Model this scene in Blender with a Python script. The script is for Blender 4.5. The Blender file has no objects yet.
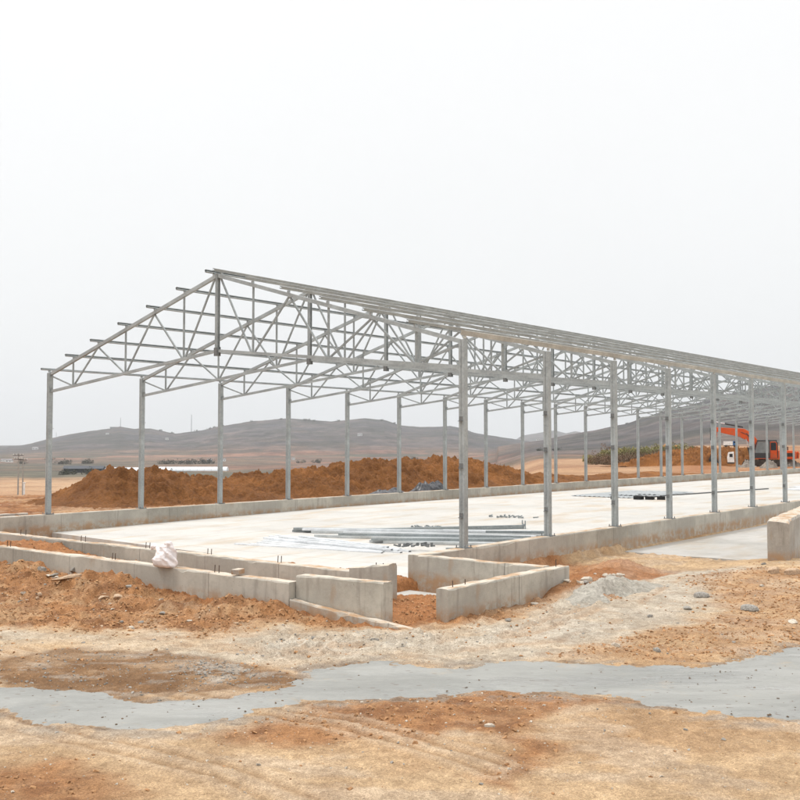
import bpy, math, random
import numpy as np
from math import sin, cos, pi, radians

random.seed(7)
C = bpy.context.scene.collection
# ------------------------------------------------------------------ frames of reference
HC = 2.5                         # eye height, metres
YAW, X0, Y0 = 0.6794, 1.2192, 19.007   # shed axis direction and first near column
RZ = pi / 2 - YAW
SY, CY = sin(YAW), cos(YAW)
def W(u, v, z=0.0):              # shed coordinates (along, across) -> world
    return (X0 + SY * u - CY * v, Y0 + CY * u + SY * v, z)
def UV(x, y):
    dx, dy = x - X0, y - Y0
    return dx * SY + dy * CY, -dx * CY + dy * SY
SPAN, BAY, WT = 14.36, 3.156, 0.51
NF = 26

# ------------------------------------------------------------------ numpy noise
def _h(ix, iy, s):
    n = (ix.astype(np.int64) * 374761393 + iy.astype(np.int64) * 668265263 + s * 974634777) & 0xffffffff
    n = ((n ^ (n >> 13)) * 1274126177) & 0xffffffff
    n = (n ^ (n >> 16)) & 0xffffffff
    return n / 4294967295.0
def vn(x, y, s=0):
    x = np.asarray(x, float); y = np.asarray(y, float)
    ix, iy = np.floor(x), np.floor(y); fx, fy = x - ix, y - iy
    fx = fx * fx * fx * (fx * (fx * 6 - 15) + 10); fy = fy * fy * fy * (fy * (fy * 6 - 15) + 10)
    a, b = _h(ix, iy, s), _h(ix + 1, iy, s); c, d = _h(ix, iy + 1, s), _h(ix + 1, iy + 1, s)
    return (a + (b - a) * fx) * (1 - fy) + (c + (d - c) * fx) * fy
def fbm(x, y, o=4, s=0, g=0.5):
    r = 0; a = 1; t = 0
    ca, sa = 0.8, 0.6
    for k in range(o):
        r = r + a * vn(x, y, s + k * 17); t += a; a *= g
        x, y = (x * ca - y * sa) * 2.03 + 11.3, (x * sa + y * ca) * 2.03 + 5.7
    return r / t
def ridged(x, y, o=4, s=0):
    r = 0; a = 1; t = 0
    for k in range(o):
        r = r + a * (1 - np.abs(2 * vn(x, y, s + k * 13) - 1)); t += a; a *= 0.55
        x, y = (x * .8 - y * .6) * 2.1 + 3.1, (x * .6 + y * .8) * 2.1 + 7.7
    return r / t
def ss(a, b, x):
    t = np.clip((np.asarray(x, float) - a) / (b - a), 0, 1); return t * t * (3 - 2 * t)
def lerp(a, b, t): return a + (b - a) * t
def polysd(poly, x, y):          # signed distance to polygon, positive inside
    x = np.asarray(x, float); y = np.asarray(y, float)
    d = np.full(x.shape, 1e9); ins = np.zeros(x.shape, bool); n = len(poly)
    for i in range(n):
        ax, ay = poly[i]; bx, by = poly[(i + 1) % n]
        ex, ey = bx - ax, by - ay; wx, wy = x - ax, y - ay
        t = np.clip((wx * ex + wy * ey) / (ex * ex + ey * ey + 1e-12), 0, 1)
        d = np.minimum(d, (wx - ex * t) ** 2 + (wy - ey * t) ** 2)
        if ay != by:
            c = ((ay > y) != (by > y)) & (x < (bx - ax) * (y - ay) / (by - ay) + ax); ins ^= c
    d = np.sqrt(d); return np.where(ins, d, -d)

# ------------------------------------------------------------------ mesh helpers
class M:
    def __init__(s): s.v = []; s.f = []
    def add(s, vs, fs):
        b = len(s.v); s.v += [tuple(p) for p in vs]; s.f += [tuple(b + i for i in f) for f in fs]; return s
    def box(s, x0, x1, y0, y1, z0, z1):
        return s.add([(x0,y0,z0),(x1,y0,z0),(x1,y1,z0),(x0,y1,z0),(x0,y0,z1),(x1,y0,z1),(x1,y1,z1),(x0,y1,z1)],
                     [(0,3,2,1),(4,5,6,7),(0,1,5,4),(1,2,6,5),(2,3,7,6),(3,0,4,7)])
    def beam(s, p, q, w, h):
        p = np.array(p, float); q = np.array(q, float); d = q - p; L = np.linalg.norm(d); d /= L
        up = np.array([0, 0, 1.0]) if abs(d[2]) < .97 else np.array([1.0, 0, 0])
        a = np.cross(d, up); a /= np.linalg.norm(a); b = np.cross(a, d)
        vs = [e + a * sx * w / 2 + b * sz * h / 2 for e in (p, q) for sx, sz in ((-1,-1),(1,-1),(1,1),(-1,1))]
        return s.add(vs, [(3,2,1,0),(4,5,6,7),(0,1,5,4),(1,2,6,5),(2,3,7,6),(3,0,4,7)])
    def tube(s, p, q, r0, r1=None, n=8):
        r1 = r0 if r1 is None else r1
        p = np.array(p, float); q = np.array(q, float); d = q - p; d /= np.linalg.norm(d)
        up = np.array([0, 0, 1.0]) if abs(d[2]) < .9 else np.array([1.0, 0, 0])
        a = np.cross(d, up); a /= np.linalg.norm(a); b = np.cross(a, d)
        vs = [e + (a * cos(2*pi*k/n) + b * sin(2*pi*k/n)) * r for e, r in ((p, r0), (q, r1)) for k in range(n)]
        fs = [(k, (k+1) % n, n + (k+1) % n, n + k) for k in range(n)] + [tuple(range(n))[::-1], tuple(range(n, 2*n))]
        return s.add(vs, fs)
    def prism(s, poly, y0, y1):                  # polygon in xz extruded along y
        n = len(poly)
        vs = [(x, y0, z) for x, z in poly] + [(x, y1, z) for x, z in poly]
        return s.add(vs, [(k, (k+1) % n, n + (k+1) % n, n + k) for k in range(n)] + [tuple(range(n))[::-1], tuple(range(n, 2*n))])
    def prismx(s, poly, x0, x1):                 # polygon in yz extruded along x
        n = len(poly)
        vs = [(x0, y, z) for y, z in poly] + [(x1, y, z) for y, z in poly]
        return s.add(vs, [(k, (k+1) % n, n + (k+1) % n, n + k) for k in range(n)] + [tuple(range(n))[::-1], tuple(range(n, 2*n))])
    def mesh(s, name, mat, smooth=False):
        me = bpy.data.meshes.new(name); me.from_pydata(s.v, [], s.f)
        import bmesh
        bm = bmesh.new(); bm.from_mesh(me); bmesh.ops.recalc_face_normals(bm, faces=bm.faces); bm.to_mesh(me); bm.free()
        if mat: me.materials.append(mat)
        if smooth: me.polygons.foreach_set('use_smooth', [True] * len(me.polygons))
        return me
    def build(s, name, mat, parent=None, loc=(0,0,0), rz=0, smooth=False, bevel=0):
        return link(name, s.mesh(name, mat, smooth), parent, loc, rz, bevel)
def link(name, me, parent=None, loc=(0,0,0), rz=0, bevel=0):
    o = bpy.data.objects.new(name, me); C.objects.link(o)
    if parent: o.parent = parent
    o.location = loc; o.rotation_euler = (0, 0, rz)
    if bevel:
        b = o.modifiers.new('bevel', 'BEVEL'); b.width = bevel; b.segments = 2; b.limit_method = 'ANGLE'
    return o
def tag(o, label, cat, group=None):
    o['label'] = label; o['category'] = cat
    if group: o['group'] = group
    return o
def thing(name, label, cat, loc=(0,0,0), rz=0, group=None):
    o = bpy.data.objects.new(name, None); C.objects.link(o); o.empty_display_size = .2
    o.location = loc; o.rotation_euler = (0, 0, rz)
    return tag(o, label, cat, group)
def structure(o): o['kind'] = 'structure'; return o
def stuff(o): o['kind'] = 'stuff'; return o
def copy_tree(o, parent=None):
    c = o.copy(); C.objects.link(c); c.parent = parent
    for ch in list(o.children): copy_tree(ch, c)
    return c
def gridmesh(name, X, Y, Z, mat, col=None, mask=None, smooth=True, wrap=False):
    ny, nx = X.shape
    co = np.stack([X, Y, Z], -1).reshape(-1, 3).astype(np.float32)
    idx = np.arange(nx * ny).reshape(ny, nx)
    if wrap: idx = np.concatenate([idx, idx[:, :1]], 1)
    q = np.stack([idx[:-1, :-1], idx[:-1, 1:], idx[1:, 1:], idx[1:, :-1]], -1).reshape(-1, 4)
    if mask is not None:
        m = mask.reshape(-1); q = q[m[q].all(1)]
        used = np.unique(q); rm = np.full(nx * ny, -1); rm[used] = np.arange(len(used)); q = rm[q]; co = co[used]
        if col is not None: col = col.reshape(-1, 4)[used]
    me = bpy.data.meshes.new(name)
    me.vertices.add(len(co)); me.vertices.foreach_set('co', co.reshape(-1))
    me.loops.add(q.size); me.loops.foreach_set('vertex_index', q.reshape(-1).astype(np.int32))
    me.polygons.add(len(q)); me.polygons.foreach_set('loop_start', np.arange(0, q.size, 4, dtype=np.int32))
    me.polygons.foreach_set('loop_total', np.full(len(q), 4, dtype=np.int32))
    me.update(calc_edges=True)
    if smooth: me.polygons.foreach_set('use_smooth', np.ones(len(q), bool))
    if col is not None:
        a = me.color_attributes.new('col', 'FLOAT_COLOR', 'POINT'); a.data.foreach_set('color', col.reshape(-1).astype(np.float32))
    if mat: me.materials.append(mat)
    me.validate()
    return me

# ------------------------------------------------------------------ materials
class NT:
    def __init__(s, name):
        s.m = bpy.data.materials.new(name); s.m.use_nodes = True; s.t = s.m.node_tree
        s.b = s.t.nodes['Principled BSDF']; s.b.inputs['Specular IOR Level'].default_value = .3
        s.tc = s.t.nodes.new('ShaderNodeTexCoord')
    def n(s, typ, **k):
        nd = s.t.nodes.new(typ)
        for a, b in k.items(): setattr(nd, a, b)
        return nd
    def L(s, a, b): s.t.links.new(a, b)
    def set(s, i, v):
        if hasattr(v, 'links') or hasattr(v, 'is_output'): s.L(v, i)
        else: i.default_value = v
    def noise(s, scale, detail=4, rough=.55, vec=None, dist=0, out='Fac', stretch=None):
        nd = s.n('ShaderNodeTexNoise'); nd.inputs['Scale'].default_value = scale; nd.inputs['Detail'].default_value = detail
        nd.inputs['Roughness'].default_value = rough; nd.inputs['Distortion'].default_value = dist
        v = vec or s.tc.outputs['Object']
        if stretch:
            mp = s.n('ShaderNodeMapping'); mp.inputs['Scale'].default_value = stretch; s.L(v, mp.inputs['Vector']); v = mp.outputs['Vector']
        s.L(v, nd.inputs['Vector']); return nd.outputs[out]
    def ramp(s, fac, a, b, ca=0., cb=1.):
        nd = s.n('ShaderNodeMapRange'); s.L(fac, nd.inputs['Value'])
        for k, v in (('From Min', a), ('From Max', b), ('To Min', ca), ('To Max', cb)): nd.inputs[k].default_value = v
        nd.interpolation_type = 'SMOOTHSTEP'; return nd.outputs['Result']
    def mix(s, fac, a, b, mode='MIX'):
        nd = s.n('ShaderNodeMix', data_type='RGBA', blend_type=mode); nd.clamp_factor = True
        s.set(nd.inputs[0], fac)
        for i, v in ((6, a), (7, b)):
            if isinstance(v, tuple): nd.inputs[i].default_value = (*v, 1) if len(v) == 3 else v
            else: s.L(v, nd.inputs[i])
        return nd.outputs[2]
    def math(s, op, a, b=0.):
        nd = s.n('ShaderNodeMath', operation=op); s.set(nd.inputs[0], a); s.set(nd.inputs[1], b); return nd.outputs[0]
    def bump(s, h, strength=.5, dist=.02, prev=None):
        nd = s.n('ShaderNodeBump'); nd.inputs['Strength'].default_value = strength; nd.inputs['Distance'].default_value = dist
        s.L(h, nd.inputs['Height'])
        if prev: s.L(prev, nd.inputs['Normal'])
        return nd.outputs['Normal']
    def done(s, col=None, rough=None, normal=None, metal=None):
        if col is not None:
            if isinstance(col, tuple): s.b.inputs['Base Color'].default_value = (*col, 1)
            else: s.L(col, s.b.inputs['Base Color'])
        if rough is not None: s.set(s.b.inputs['Roughness'], rough)
        if normal is not None: s.L(normal, s.b.inputs['Normal'])
        if metal is not None: s.set(s.b.inputs['Metallic'], metal)
        return s.m

def mat_simple(name, col, rough=.6, metal=0., var=.12, scale=3., bump=0.):
    t = NT(name); n = t.noise(scale, 5)
    c = t.mix(t.ramp(n, .3, .7), tuple(x * (1 - var) for x in col), tuple(min(1, x * (1 + var)) for x in col))
    nm = t.bump(t.noise(scale * 6, 3), .4, bump) if bump else None
    return t.done(c, rough, nm, metal)

def mat_steel(name, base=(.40, .41, .40), metal=.55, rough=.5):
    t = NT(name)
    v = t.n('ShaderNodeTexVoronoi'); v.inputs['Scale'].default_value = 28; t.L(t.tc.outputs['Object'], v.inputs['Vector'])
    sp = t.math('MULTIPLY', v.outputs['Color'], 1)
    c = t.mix(t.ramp(t.noise(1.7, 4), .35, .7), tuple(x * .80 for x in base), tuple(x * 1.15 for x in base))
    c = t.mix(.22, c, t.mix(sp, (.22, .23, .23), (.62, .63, .62)))
    c = t.mix(t.ramp(t.noise(6, 5, .7), .62, .8, 0, .4), c, (.25, .255, .25))
    return t.done(c, t.ramp(t.noise(4, 3), .2, .8, rough - .1, rough + .15), None, metal)

def mat_concrete(name, base=(.42, .395, .34), joints=True, dirt=.6):
    t = NT(name)
    big = t.noise(.9, 5, .6); mid = t.noise(5, 6, .65); fine = t.noise(60, 4, .7)
    c = t.mix(t.ramp(big, .36, .66), tuple(x * .72 for x in base), tuple(x * 1.10 for x in base))
    c = t.mix(t.ramp(mid, .45, .70, 0, .5), c, (.27, .25, .21))
    c = t.mix(t.ramp(t.noise(22, 5, .7), .5, .75, 0, .35), c, (.55, .52, .46))
    # drips and damp streaks running down the face
    st = t.noise(2.2, 6, .65, stretch=(3.2, 3.2, .35))
    c = t.mix(t.ramp(st, .52, .70, 0, .6), c, (.22, .20, .17))
    st2 = t.noise(1.4, 5, .6, stretch=(1.6, 1.6, .5), out='Fac')
    c = t.mix(t.ramp(st2, .64, .74, 0, dirt * .8), c, (.33, .22, .13))
    sx = t.n('ShaderNodeSeparateXYZ'); t.L(t.tc.outputs['Object'], sx.inputs[0])
    # blow holes
    vo = t.n('ShaderNodeTexVoronoi'); vo.inputs['Scale'].default_value = 16; t.L(t.tc.outputs['Object'], vo.inputs['Vector'])
    hole = t.ramp(vo.outputs['Distance'], .07, .14, 1, 0)
    hole = t.math('MULTIPLY', hole, t.ramp(t.noise(3.1, 2), .5, .6))
    c = t.mix(t.math('MULTIPLY', hole, .75), c, (.10, .09, .08))
    h = t.math('ADD', t.math('MULTIPLY', mid, 1.), t.math('MULTIPLY', fine, .35))
    if joints:
        j = t.math('ABSOLUTE', t.math('SUBTRACT', t.math('FRACT', t.math('DIVIDE', t.math('ADD', sx.outputs[0], t.math('MULTIPLY', t.noise(.7, 2), .12)), 1.9)), .5))
        jl = t.ramp(j, .492, .4985)
        c = t.mix(t.math('MULTIPLY', jl, .60), c, (.12, .11, .10))
        pan = t.n('ShaderNodeTexWhiteNoise', noise_dimensions='1D')
        t.L(t.math('FLOOR', t.math('ADD', t.math('DIVIDE', sx.outputs[0], 1.9), .5)), pan.inputs['W'])
        c = t.mix(t.math('MULTIPLY', pan.outputs['Value'], .30), c, (.50, .47, .42))
        h = t.math('SUBTRACT', h, t.math('MULTIPLY', jl, .8))
    # horizontal pour line
    zn = t.math('ADD', sx.outputs[2], t.math('MULTIPLY', t.noise(1.5, 3), .10))
    c = t.mix(t.math('MULTIPLY', t.ramp(zn, .14, .36, 1, 0), t.ramp(t.noise(4, 6, .75), .36, .60, 0, .9)), c, (.36, .22, .12))
    # paler tone and crumbs of soil on upward faces
    g = t.n('ShaderNodeNewGeometry'); sn = t.n('ShaderNodeSeparateXYZ'); t.L(g.outputs['Normal'], sn.inputs[0])
    top = t.ramp(sn.outputs[2], .6, .9)
    tc = t.mix(t.ramp(t.noise(2.6, 6, .7), .42, .62), (.52, .46, .38), (.38, .23, .12))
    c = t.mix(t.math('MULTIPLY', top, .85), c, tc)
    return t.done(c, .9, t.bump(h, .55, .012))

steel = mat_steel('galvanised steel', (.35, .385, .39), .38, .45)
steel_mid = mat_steel('weathered galvanised steel', (.265, .295, .30), .36, .5)
steel_dark = mat_steel('dull steel fittings', (.12, .125, .125), .4, .6)
steel_beige = mat_steel('beige primed steel', (.43, .425, .385), .1, .6)
steel_bright = mat_steel('new bright zinc sheet', (.80, .82, .84), .15, .4)
conc = mat_concrete('cast concrete')
conc_plain = mat_concrete('rough cast concrete', (.40, .37, .33), False, .5)

def mat_slab(name, base, alt, warm, rough=.75):
    t = NT(name)
    c = t.mix(t.ramp(t.noise(.22, 6, .65, dist=.6), .35, .68), base, alt)
    c = t.mix(t.ramp(t.noise(.6, 6, .65, stretch=(.5, 1.6, 1)), .48, .66, 0, .7), c, warm)
    c = t.mix(t.ramp(t.noise(2.6, 7, .75), .48, .72, 0, .5), c, tuple(x * .75 for x in base))
    sx = t.n('ShaderNodeSeparateXYZ'); t.L(t.tc.outputs['Object'], sx.inputs[0])
    for ax, sp in ((0, 6.31), (1, 4.79)):
        j = t.math('ABSOLUTE', t.math('SUBTRACT', t.math('FRACT', t.math('ADD', t.math('DIVIDE', sx.outputs[ax], sp), .5)), .5))
        c = t.mix(t.ramp(j, .0015, .004, .5, 0), c, (.20, .18, .15))
    sc = t.noise(9, 3, .5, stretch=(.25, 2.5, 1))
    c = t.mix(t.ramp(sc, .64, .72, 0, .35), c, (.30, .29, .27))
    return t.done(c, rough, t.bump(t.noise(30, 5, .7), .3, .006))
slab_m = mat_slab('dusty pale concrete slab', (.52, .50, .465), (.46, .445, .415), (.44, .35, .25))
pad_m = mat_slab('grey concrete pad', (.36, .345, .315), (.44, .42, .39), (.36, .31, .25))

def mat_ground(name, far=False):
    t = NT(name)
    at = t.n('ShaderNodeAttribute', attribute_name='col'); base = at.outputs['Color']
    n1 = t.noise(9, 8, .72); n2 = t.noise(55, 6, .75); n3 = t.noise(1.6, 5, .6)
    c = t.mix(1, base, t.mix(t.ramp(n1, .34, .68), (.78, .74, .70), (1.14, 1.13, 1.12)), 'MULTIPLY')
    c = t.mix(1, c, t.mix(t.ramp(n2, .32, .70), (.66, .63, .60), (1.28, 1.28, 1.28)), 'MULTIPLY')
    n4 = t.noise(170, 4, .8)
    c = t.mix(1, c, t.mix(t.ramp(n4, .34, .66), (.62, .60, .58), (1.32, 1.32, 1.32)), 'MULTIPLY')
    c = t.mix(1, c, t.mix(t.ramp(n3, .36, .66), (.88, .86, .84), (1.08, 1.08, 1.08)), 'MULTIPLY')
    n5 = t.noise(.22, 7, .7)
    c = t.mix(1, c, t.mix(t.ramp(n5, .38, .64), (.93, .91, .89), (1.04, 1.04, 1.04)), 'MULTIPLY')
    farm = t.math('MINIMUM', t.math('MAXIMUM', t.math('SUBTRACT', at.outputs['Alpha'], .4), 0.), 1.)
    fn = t.mix(t.ramp(t.noise(.030, 9, .75), .42, .60), (.42, .43, .44), (1.40, 1.36, 1.34))
    c = t.mix(farm, c, t.mix(1, c, fn, 'MULTIPLY'))
    vs_ = t.n('ShaderNodeTexVoronoi'); vs_.inputs['Scale'].default_value = .045; t.L(t.tc.outputs['Object'], vs_.inputs['Vector'])
    scr = t.math('MULTIPLY', t.ramp(vs_.outputs['Distance'], .28, .48, 1, 0), t.ramp(t.noise(.006, 6, .7), .46, .56))
    c = t.mix(t.math('MULTIPLY', t.math('MULTIPLY', scr, farm), .75), c, (.040, .042, .038))
    fn2 = t.mix(t.ramp(t.noise(.009, 6, .65), .36, .64), (.66, .68, .70), (1.25, 1.2, 1.18))
    c = t.mix(farm, c, t.mix(1, c, fn2, 'MULTIPLY'))
    # pale grit
    v = t.n('ShaderNodeTexVoronoi'); v.inputs['Scale'].default_value = 26; v.inputs['Randomness'].default_value = 1
    t.L(t.tc.outputs['Object'], v.inputs['Vector'])
    gr = t.math('MULTIPLY', t.ramp(v.outputs['Distance'], .10, .22, 1, 0), t.ramp(t.noise(5, 3), .5, .62))
    c = t.mix(t.math('MULTIPLY', gr, .55), c, (.50, .43, .34))
    v2 = t.n('ShaderNodeTexVoronoi'); v2.inputs['Scale'].default_value = 13; t.L(t.tc.outputs['Object'], v2.inputs['Vector'])
    gd = t.math('MULTIPLY', t.ramp(v2.outputs['Distance'], .08, .16, 1, 0), t.ramp(t.noise(3.3, 3), .54, .64))
    c = t.mix(t.math('MULTIPLY', gd, .55), c, (.13, .09, .06))
    h = t.math('ADD', t.math('MULTIPLY', n1, 1.), t.math('MULTIPLY', n2, .4))
    h = t.math('ADD', h, t.math('MULTIPLY', gr, .25))
    nm = t.bump(h, .8, .05, None)
    return t.done(c, .93, nm)
ground_m = mat_ground('site soil')

def mat_pile(name, a, b, d):
    t = NT(name)
    c = t.mix(t.ramp(t.noise(.8, 6, .7), .35, .65), a, b)
    c = t.mix(t.ramp(t.noise(3.2, 7, .75), .54, .74, 0, .6), c, d)
    c = t.mix(t.ramp(t.noise(.35, 5, .6), .50, .66, 0, .65), c, tuple(min(1, q * 1.45) for q in a))
    n = t.noise(14, 8, .75)
    c = t.mix(1, c, t.mix(t.ramp(n, .28, .72), (.68, .66, .62), (1.28, 1.26, 1.24)), 'MULTIPLY')
    v = t.n('ShaderNodeTexVoronoi'); v.inputs['Scale'].default_value = 14; t.L(t.tc.outputs['Object'], v.inputs['Vector'])
    gr = t.math('MULTIPLY', t.ramp(v.outputs['Distance'], .1, .2, 1, 0), t.ramp(t.noise(4, 3), .55, .68))
    c = t.mix(t.math('MULTIPLY', gr, .4), c, (.40, .25, .14))
    return t.done(c, .95, t.bump(n, 1., .16))
pile_m = mat_pile('dug orange soil', (.285, .120, .036), (.195, .078, .023), (.11, .043, .015))
rubble_m = mat_pile('grey rubble', (.36, .32, .28), (.26, .23, .20), (.42, .40, .38))

# ------------------------------------------------------------------ terrain
STRIP = [(-6.24,10.75),(-4.82,10.47),(-4.09,10.21),(-3.75,10.12),(-3.38,10.06),(-3.04,9.96),(-2.8,9.8),(-2.54,9.57),(-2.12,9.61),(-1.68,9.61),(-1.39,9.87),(-1.03,10.28),(-0.98,10.87),(-0.65,10.82),(-0.28,11.21),(0,11.01),(0.33,10.96),(0.64,10.72),(0.88,11.01),(1.29,11.26),(1.79,11.2),(2.22,11.1),(2.88,11.05),(3.52,11.0),(3.98,11.35),(4.46,11.73),(4.81,12.01),(5.98,12.95),(7.99,14.22),(5.28,8.8),(4.19,8.74),(3.52,8.81),(3.1,8.87),(2.73,9.1),(2.32,9.31),(2.25,9.59),(1.94,9.71),(1.27,9.79),(0.99,9.9),(0.48,9.67),(0,9.56),(-0.48,9.53),(-0.95,9.49),(-1.44,8.98),(-1.83,8.7),(-2.14,8.58),(-2.61,8.7),(-3.06,8.86),(-3.42,8.99),(-3.6,9.22),(-3.73,9.32),(-4.38,9.5),(-5.56,9.58)]
FRESH = [[(-17.04,24.16),(-7.98,19.81),(-4.35,17.28),(-1.61,14.51),(0.28,14.17),(0.67,14.01),(2.27,15.6),(3.2,17.24),(3.13,15.6),(2.19,15.03),(1.1,13.69),(0.53,13.25),(0,12.98),(-1.49,13.48),(-2.24,13.13),(-2.75,12.46),(-3.26,12.99),(-4.56,13.35),(-6.34,13.73),(-11.02,15.67)],
 [(1.57,15.6),(2.77,17.24),(3.33,19.27),(4.95,21.84),(5.27,21.84),(4.42,20.91),(3.53,18.97),(2.75,16.11),(2.04,14.5)],
 [(5.15,18.82),(7.2,19.87),(9.99,19.86),(5.79,11.56),(4.81,12.01),(3.9,11.3),(2.23,11.15),(1.83,11.41),(2.99,12.44),(4.16,13.84),(5.01,15.59)],
 [(-1.73,8.64),(-0.94,9.42),(0,9.49),(0.48,9.6),(0.98,9.83),(1.54,9.63),(2.27,9.48),(1.82,9.14),(1.23,8.81),(0.99,8.28),(1.31,7.97),(0.97,7.53),(0.71,7.11),(0.52,7.42),(0.8,8.02),(0.42,8.43),(0,8.15),(-0.5,8.34),(-1.14,8.15)],
 [(-3.26,7.11),(-2.71,7.54),(-2.0,7.43),(-1.65,6.91),(-1.78,6.39),(-2.93,6.39)]]
DAMP = [(-5.35,11.6),(-4.5,11.23),(-4.03,11.81),(-2.98,11.87),(-2.2,11.53),(-1.52,10.82),(-1.04,10.32),(-1.47,9.8),(-1.68,9.61),(-2.54,9.57),(-2.85,9.8),(-3.42,10.04),(-4.09,10.21),(-4.78,10.38)]
GRAV = [(-2.63,10.92),(-2.38,11.32),(-1.81,10.92),(-1.44,10.37),(-1.66,10.03),(-2.05,10.24),(-2.48,10.55)]
DUST = [(-6.74,13.43),(-5.33,13.28),(-3.96,13.13),(-2.6,12.34),(-2.19,12.85),(-1.47,13.26),(0,12.84),(0.94,13.4),(1.89,14.5),(3.18,16.65),(3.73,18.54),(4.65,20.56),(6.0,19.88),(7.28,19.56),(5.13,17.6),(5.01,15.59),(3.91,13.46),(2.68,12.14),(1.79,11.2),(1.29,11.2),(0.64,10.63),(-0.28,11.11),(-0.97,10.77),(-1.51,10.73),(-2.95,11.75),(-4.21,12.35),(-4.88,12.17),(-6.1,12.17)]
DCORE = [(-1.71,13.12),(0,12.91),(0.75,12.45),(1.35,13.47),(2.43,15.12),(3.64,17.24),(3.13,15.6),(2.1,13.11),(0.93,11.57),(-0.23,11.31),(-1.11,11.06),(-1.86,11.58)]
RUT1 = [(-5.6,10.6),(-3.4,8.75),(-1.4,7.4),(-.2,6.2)]
TRK2 = [(-2.6, 12.0), (-.6, 12.2), (.9, 12.9), (2.2, 14.6), (3.3, 16.8), (4.4, 19.6)]
def seg_d(pts, x, y):
    d = np.full(np.shape(x), 1e9)
    for (ax, ay), (bx, by) in zip(pts[:-1], pts[1:]):
        ex, ey = bx - ax, by - ay
        t = np.clip(((x - ax) * ex + (y - ay) * ey) / (ex * ex + ey * ey), 0, 1)
        d = np.minimum(d, np.hypot(x - ax - ex * t, y - ay - ey * t))
    return d
def masks(x, y):
    wx = x + (fbm(x * 1.1, y * 1.1, 5, 5) - .5) * 1.1; wy = y + (fbm(x * 1.1 + 40, y * 1.1, 5, 9) - .5) * 1.1
    fr = np.zeros(np.shape(x))
    for k, p in enumerate(FRESH):
        fr = np.maximum(fr, ss(-.18, .28, polysd(p, wx, wy)) * (.38 if k == 2 else (.95 if k >= 3 else 1)))
    damp = ss(-.1, .12, polysd(DAMP, wx, wy)); grav = ss(-.15, .2, polysd(GRAV, wx, wy))
    dust = ss(-.3, .35, polysd(DUST, wx, wy)); core = ss(-.25, .5, polysd(DCORE, wx, wy))
    sx = x + (fbm(x * 3.4, y * 3.4, 7, 31, .74) - .5) * .62; sy = y + (fbm(x * 3.4 + 9, y * 3.4, 7, 37, .74) - .5) * .46
    strip = polysd(STRIP, sx, sy)
    return fr, damp, grav, dust, core, strip
def near_base(x, y):             # smooth site level
    u, v = UV(x, y)
    z = .05 + (fbm(x * .22, y * .22, 3, 3) - .5) * .10
    z = lerp(z, .08, ss(-7.0, -5.6, u) * ss(-5.0, -3.2, v) )
    z = z + .10 * ss(-6.6, -5.6, u) * ss(-1.2, 0, v) * (1 - ss(-5.4, -5.3, u))
    # inside the pit between the walls
    pit = ss(-5.45, -5.35, u) * (1 - ss(-1.6, -1.5, u)) * ss(-.6, -.4, v)
    heap = .30 * np.exp(-((v - 8.0) / 1.6) ** 2) + .1 * np.exp(-((v - 4.5) / 1.2) ** 2)
    zp = lerp(.16 + heap, .12, ss(-4.0, -3.9, u)); z = lerp(z, zp, pit)
    # passage between wall ends
    pas = ss(-5.3, -5.0, u) * (1 - ss(-1.75, -1.55, u)) * ss(-2.8, -2.7, v) * (1 - ss(-.6, -.4, v))
    z = lerp(z, .06 + .10 * np.exp(-((u + 3.4) ** 2 + (v + 2.0) ** 2) / .8) , pas)
    z = z - .16 * np.exp(-((u + 4.75) ** 2 + (v + 2.42) ** 2) / .05)
    z = lerp(z, -.16, ss(-3.2, -2.9, u) * (1 - ss(-1.6, -1.5, u)) * ss(-2.75, -2.6, v) * (1 - ss(-.2, 0, v)))
    # outside the near long wall
    out = ss(-1.6, -1.0, u) * (1 - ss(-.3, -.1, v))
    z = lerp(z, -.10 + .06 * ss(-3.5, -6, v), out * ss(-4.5, -2.5, v) * (1 - ss(-.12, -.02, v)))
    berm = np.exp(-(seg_d([(2.75, 15.9), (3.5, 18.0), (4.5, 20.2)], x, y) / .55) ** 2)
    z = z + berm * .22
    # under pad and slab
    pad = ss(6.2, 6.55, u) * ss(-6.2, -6.0, v)
    z = lerp(z, -.30, pad * (1 - ss(-.3, 0, v)))
    z = lerp(z, -.30, ss(-1.65, -1.55, u) * ss(-.05, .05, v) * (1 - ss(14.2, 14.35, v)) * (1 - ss(84, 86, u)))
    # behind the far long wall
    bk = ss(14.3, 14.4, v)
    z = lerp(z, .40 + .05 * (vn(u * .5, v * .5, 8) - .5), bk)
    # left of building end, before the far wall
    z = lerp(z, .0, (1 - ss(-3.8, -3.7, u)) * ss(-5.4, -5.3, u) * 0)
    # dug hole beside the first wall
    hu, hv = u + 5.85, v - .95
    z = z - .30 * np.exp(-(hu ** 2 / .10 + hv ** 2 / .7)) + .12 * np.exp(-((hu + .45) ** 2 / .05 + (hv - .2) ** 2 / 1.2))
    return z
ROWS = {
 'L': ([1,40,110,175,240,300,400,600,1000,1500,2200,3200,9000],[2000,498,497,496,490,483,476,470,463,456.5,449.5,446.5,445.2]),
 'M': ([1,55,60,80,93,120,180,300,600,1000,1500,2200,3200,9000],[2000,485,481,473.5,470,466,462,459,455,451,448.5,447,446,445.2]),
 'R': ([1,70,80,90,100,115,130,150,250,450,900,2200,9000],[2000,476,472,468,464,457,451,448,446.3,445.8,445.5,445.3,445.0])}
def rowz(k, D):
    d, r = ROWS[k]; z = [HC - a * (b - 443.6) / 987.35 for a, b in zip(d, r)]; z[0] = .2
    return np.interp(D, d, z)
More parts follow.
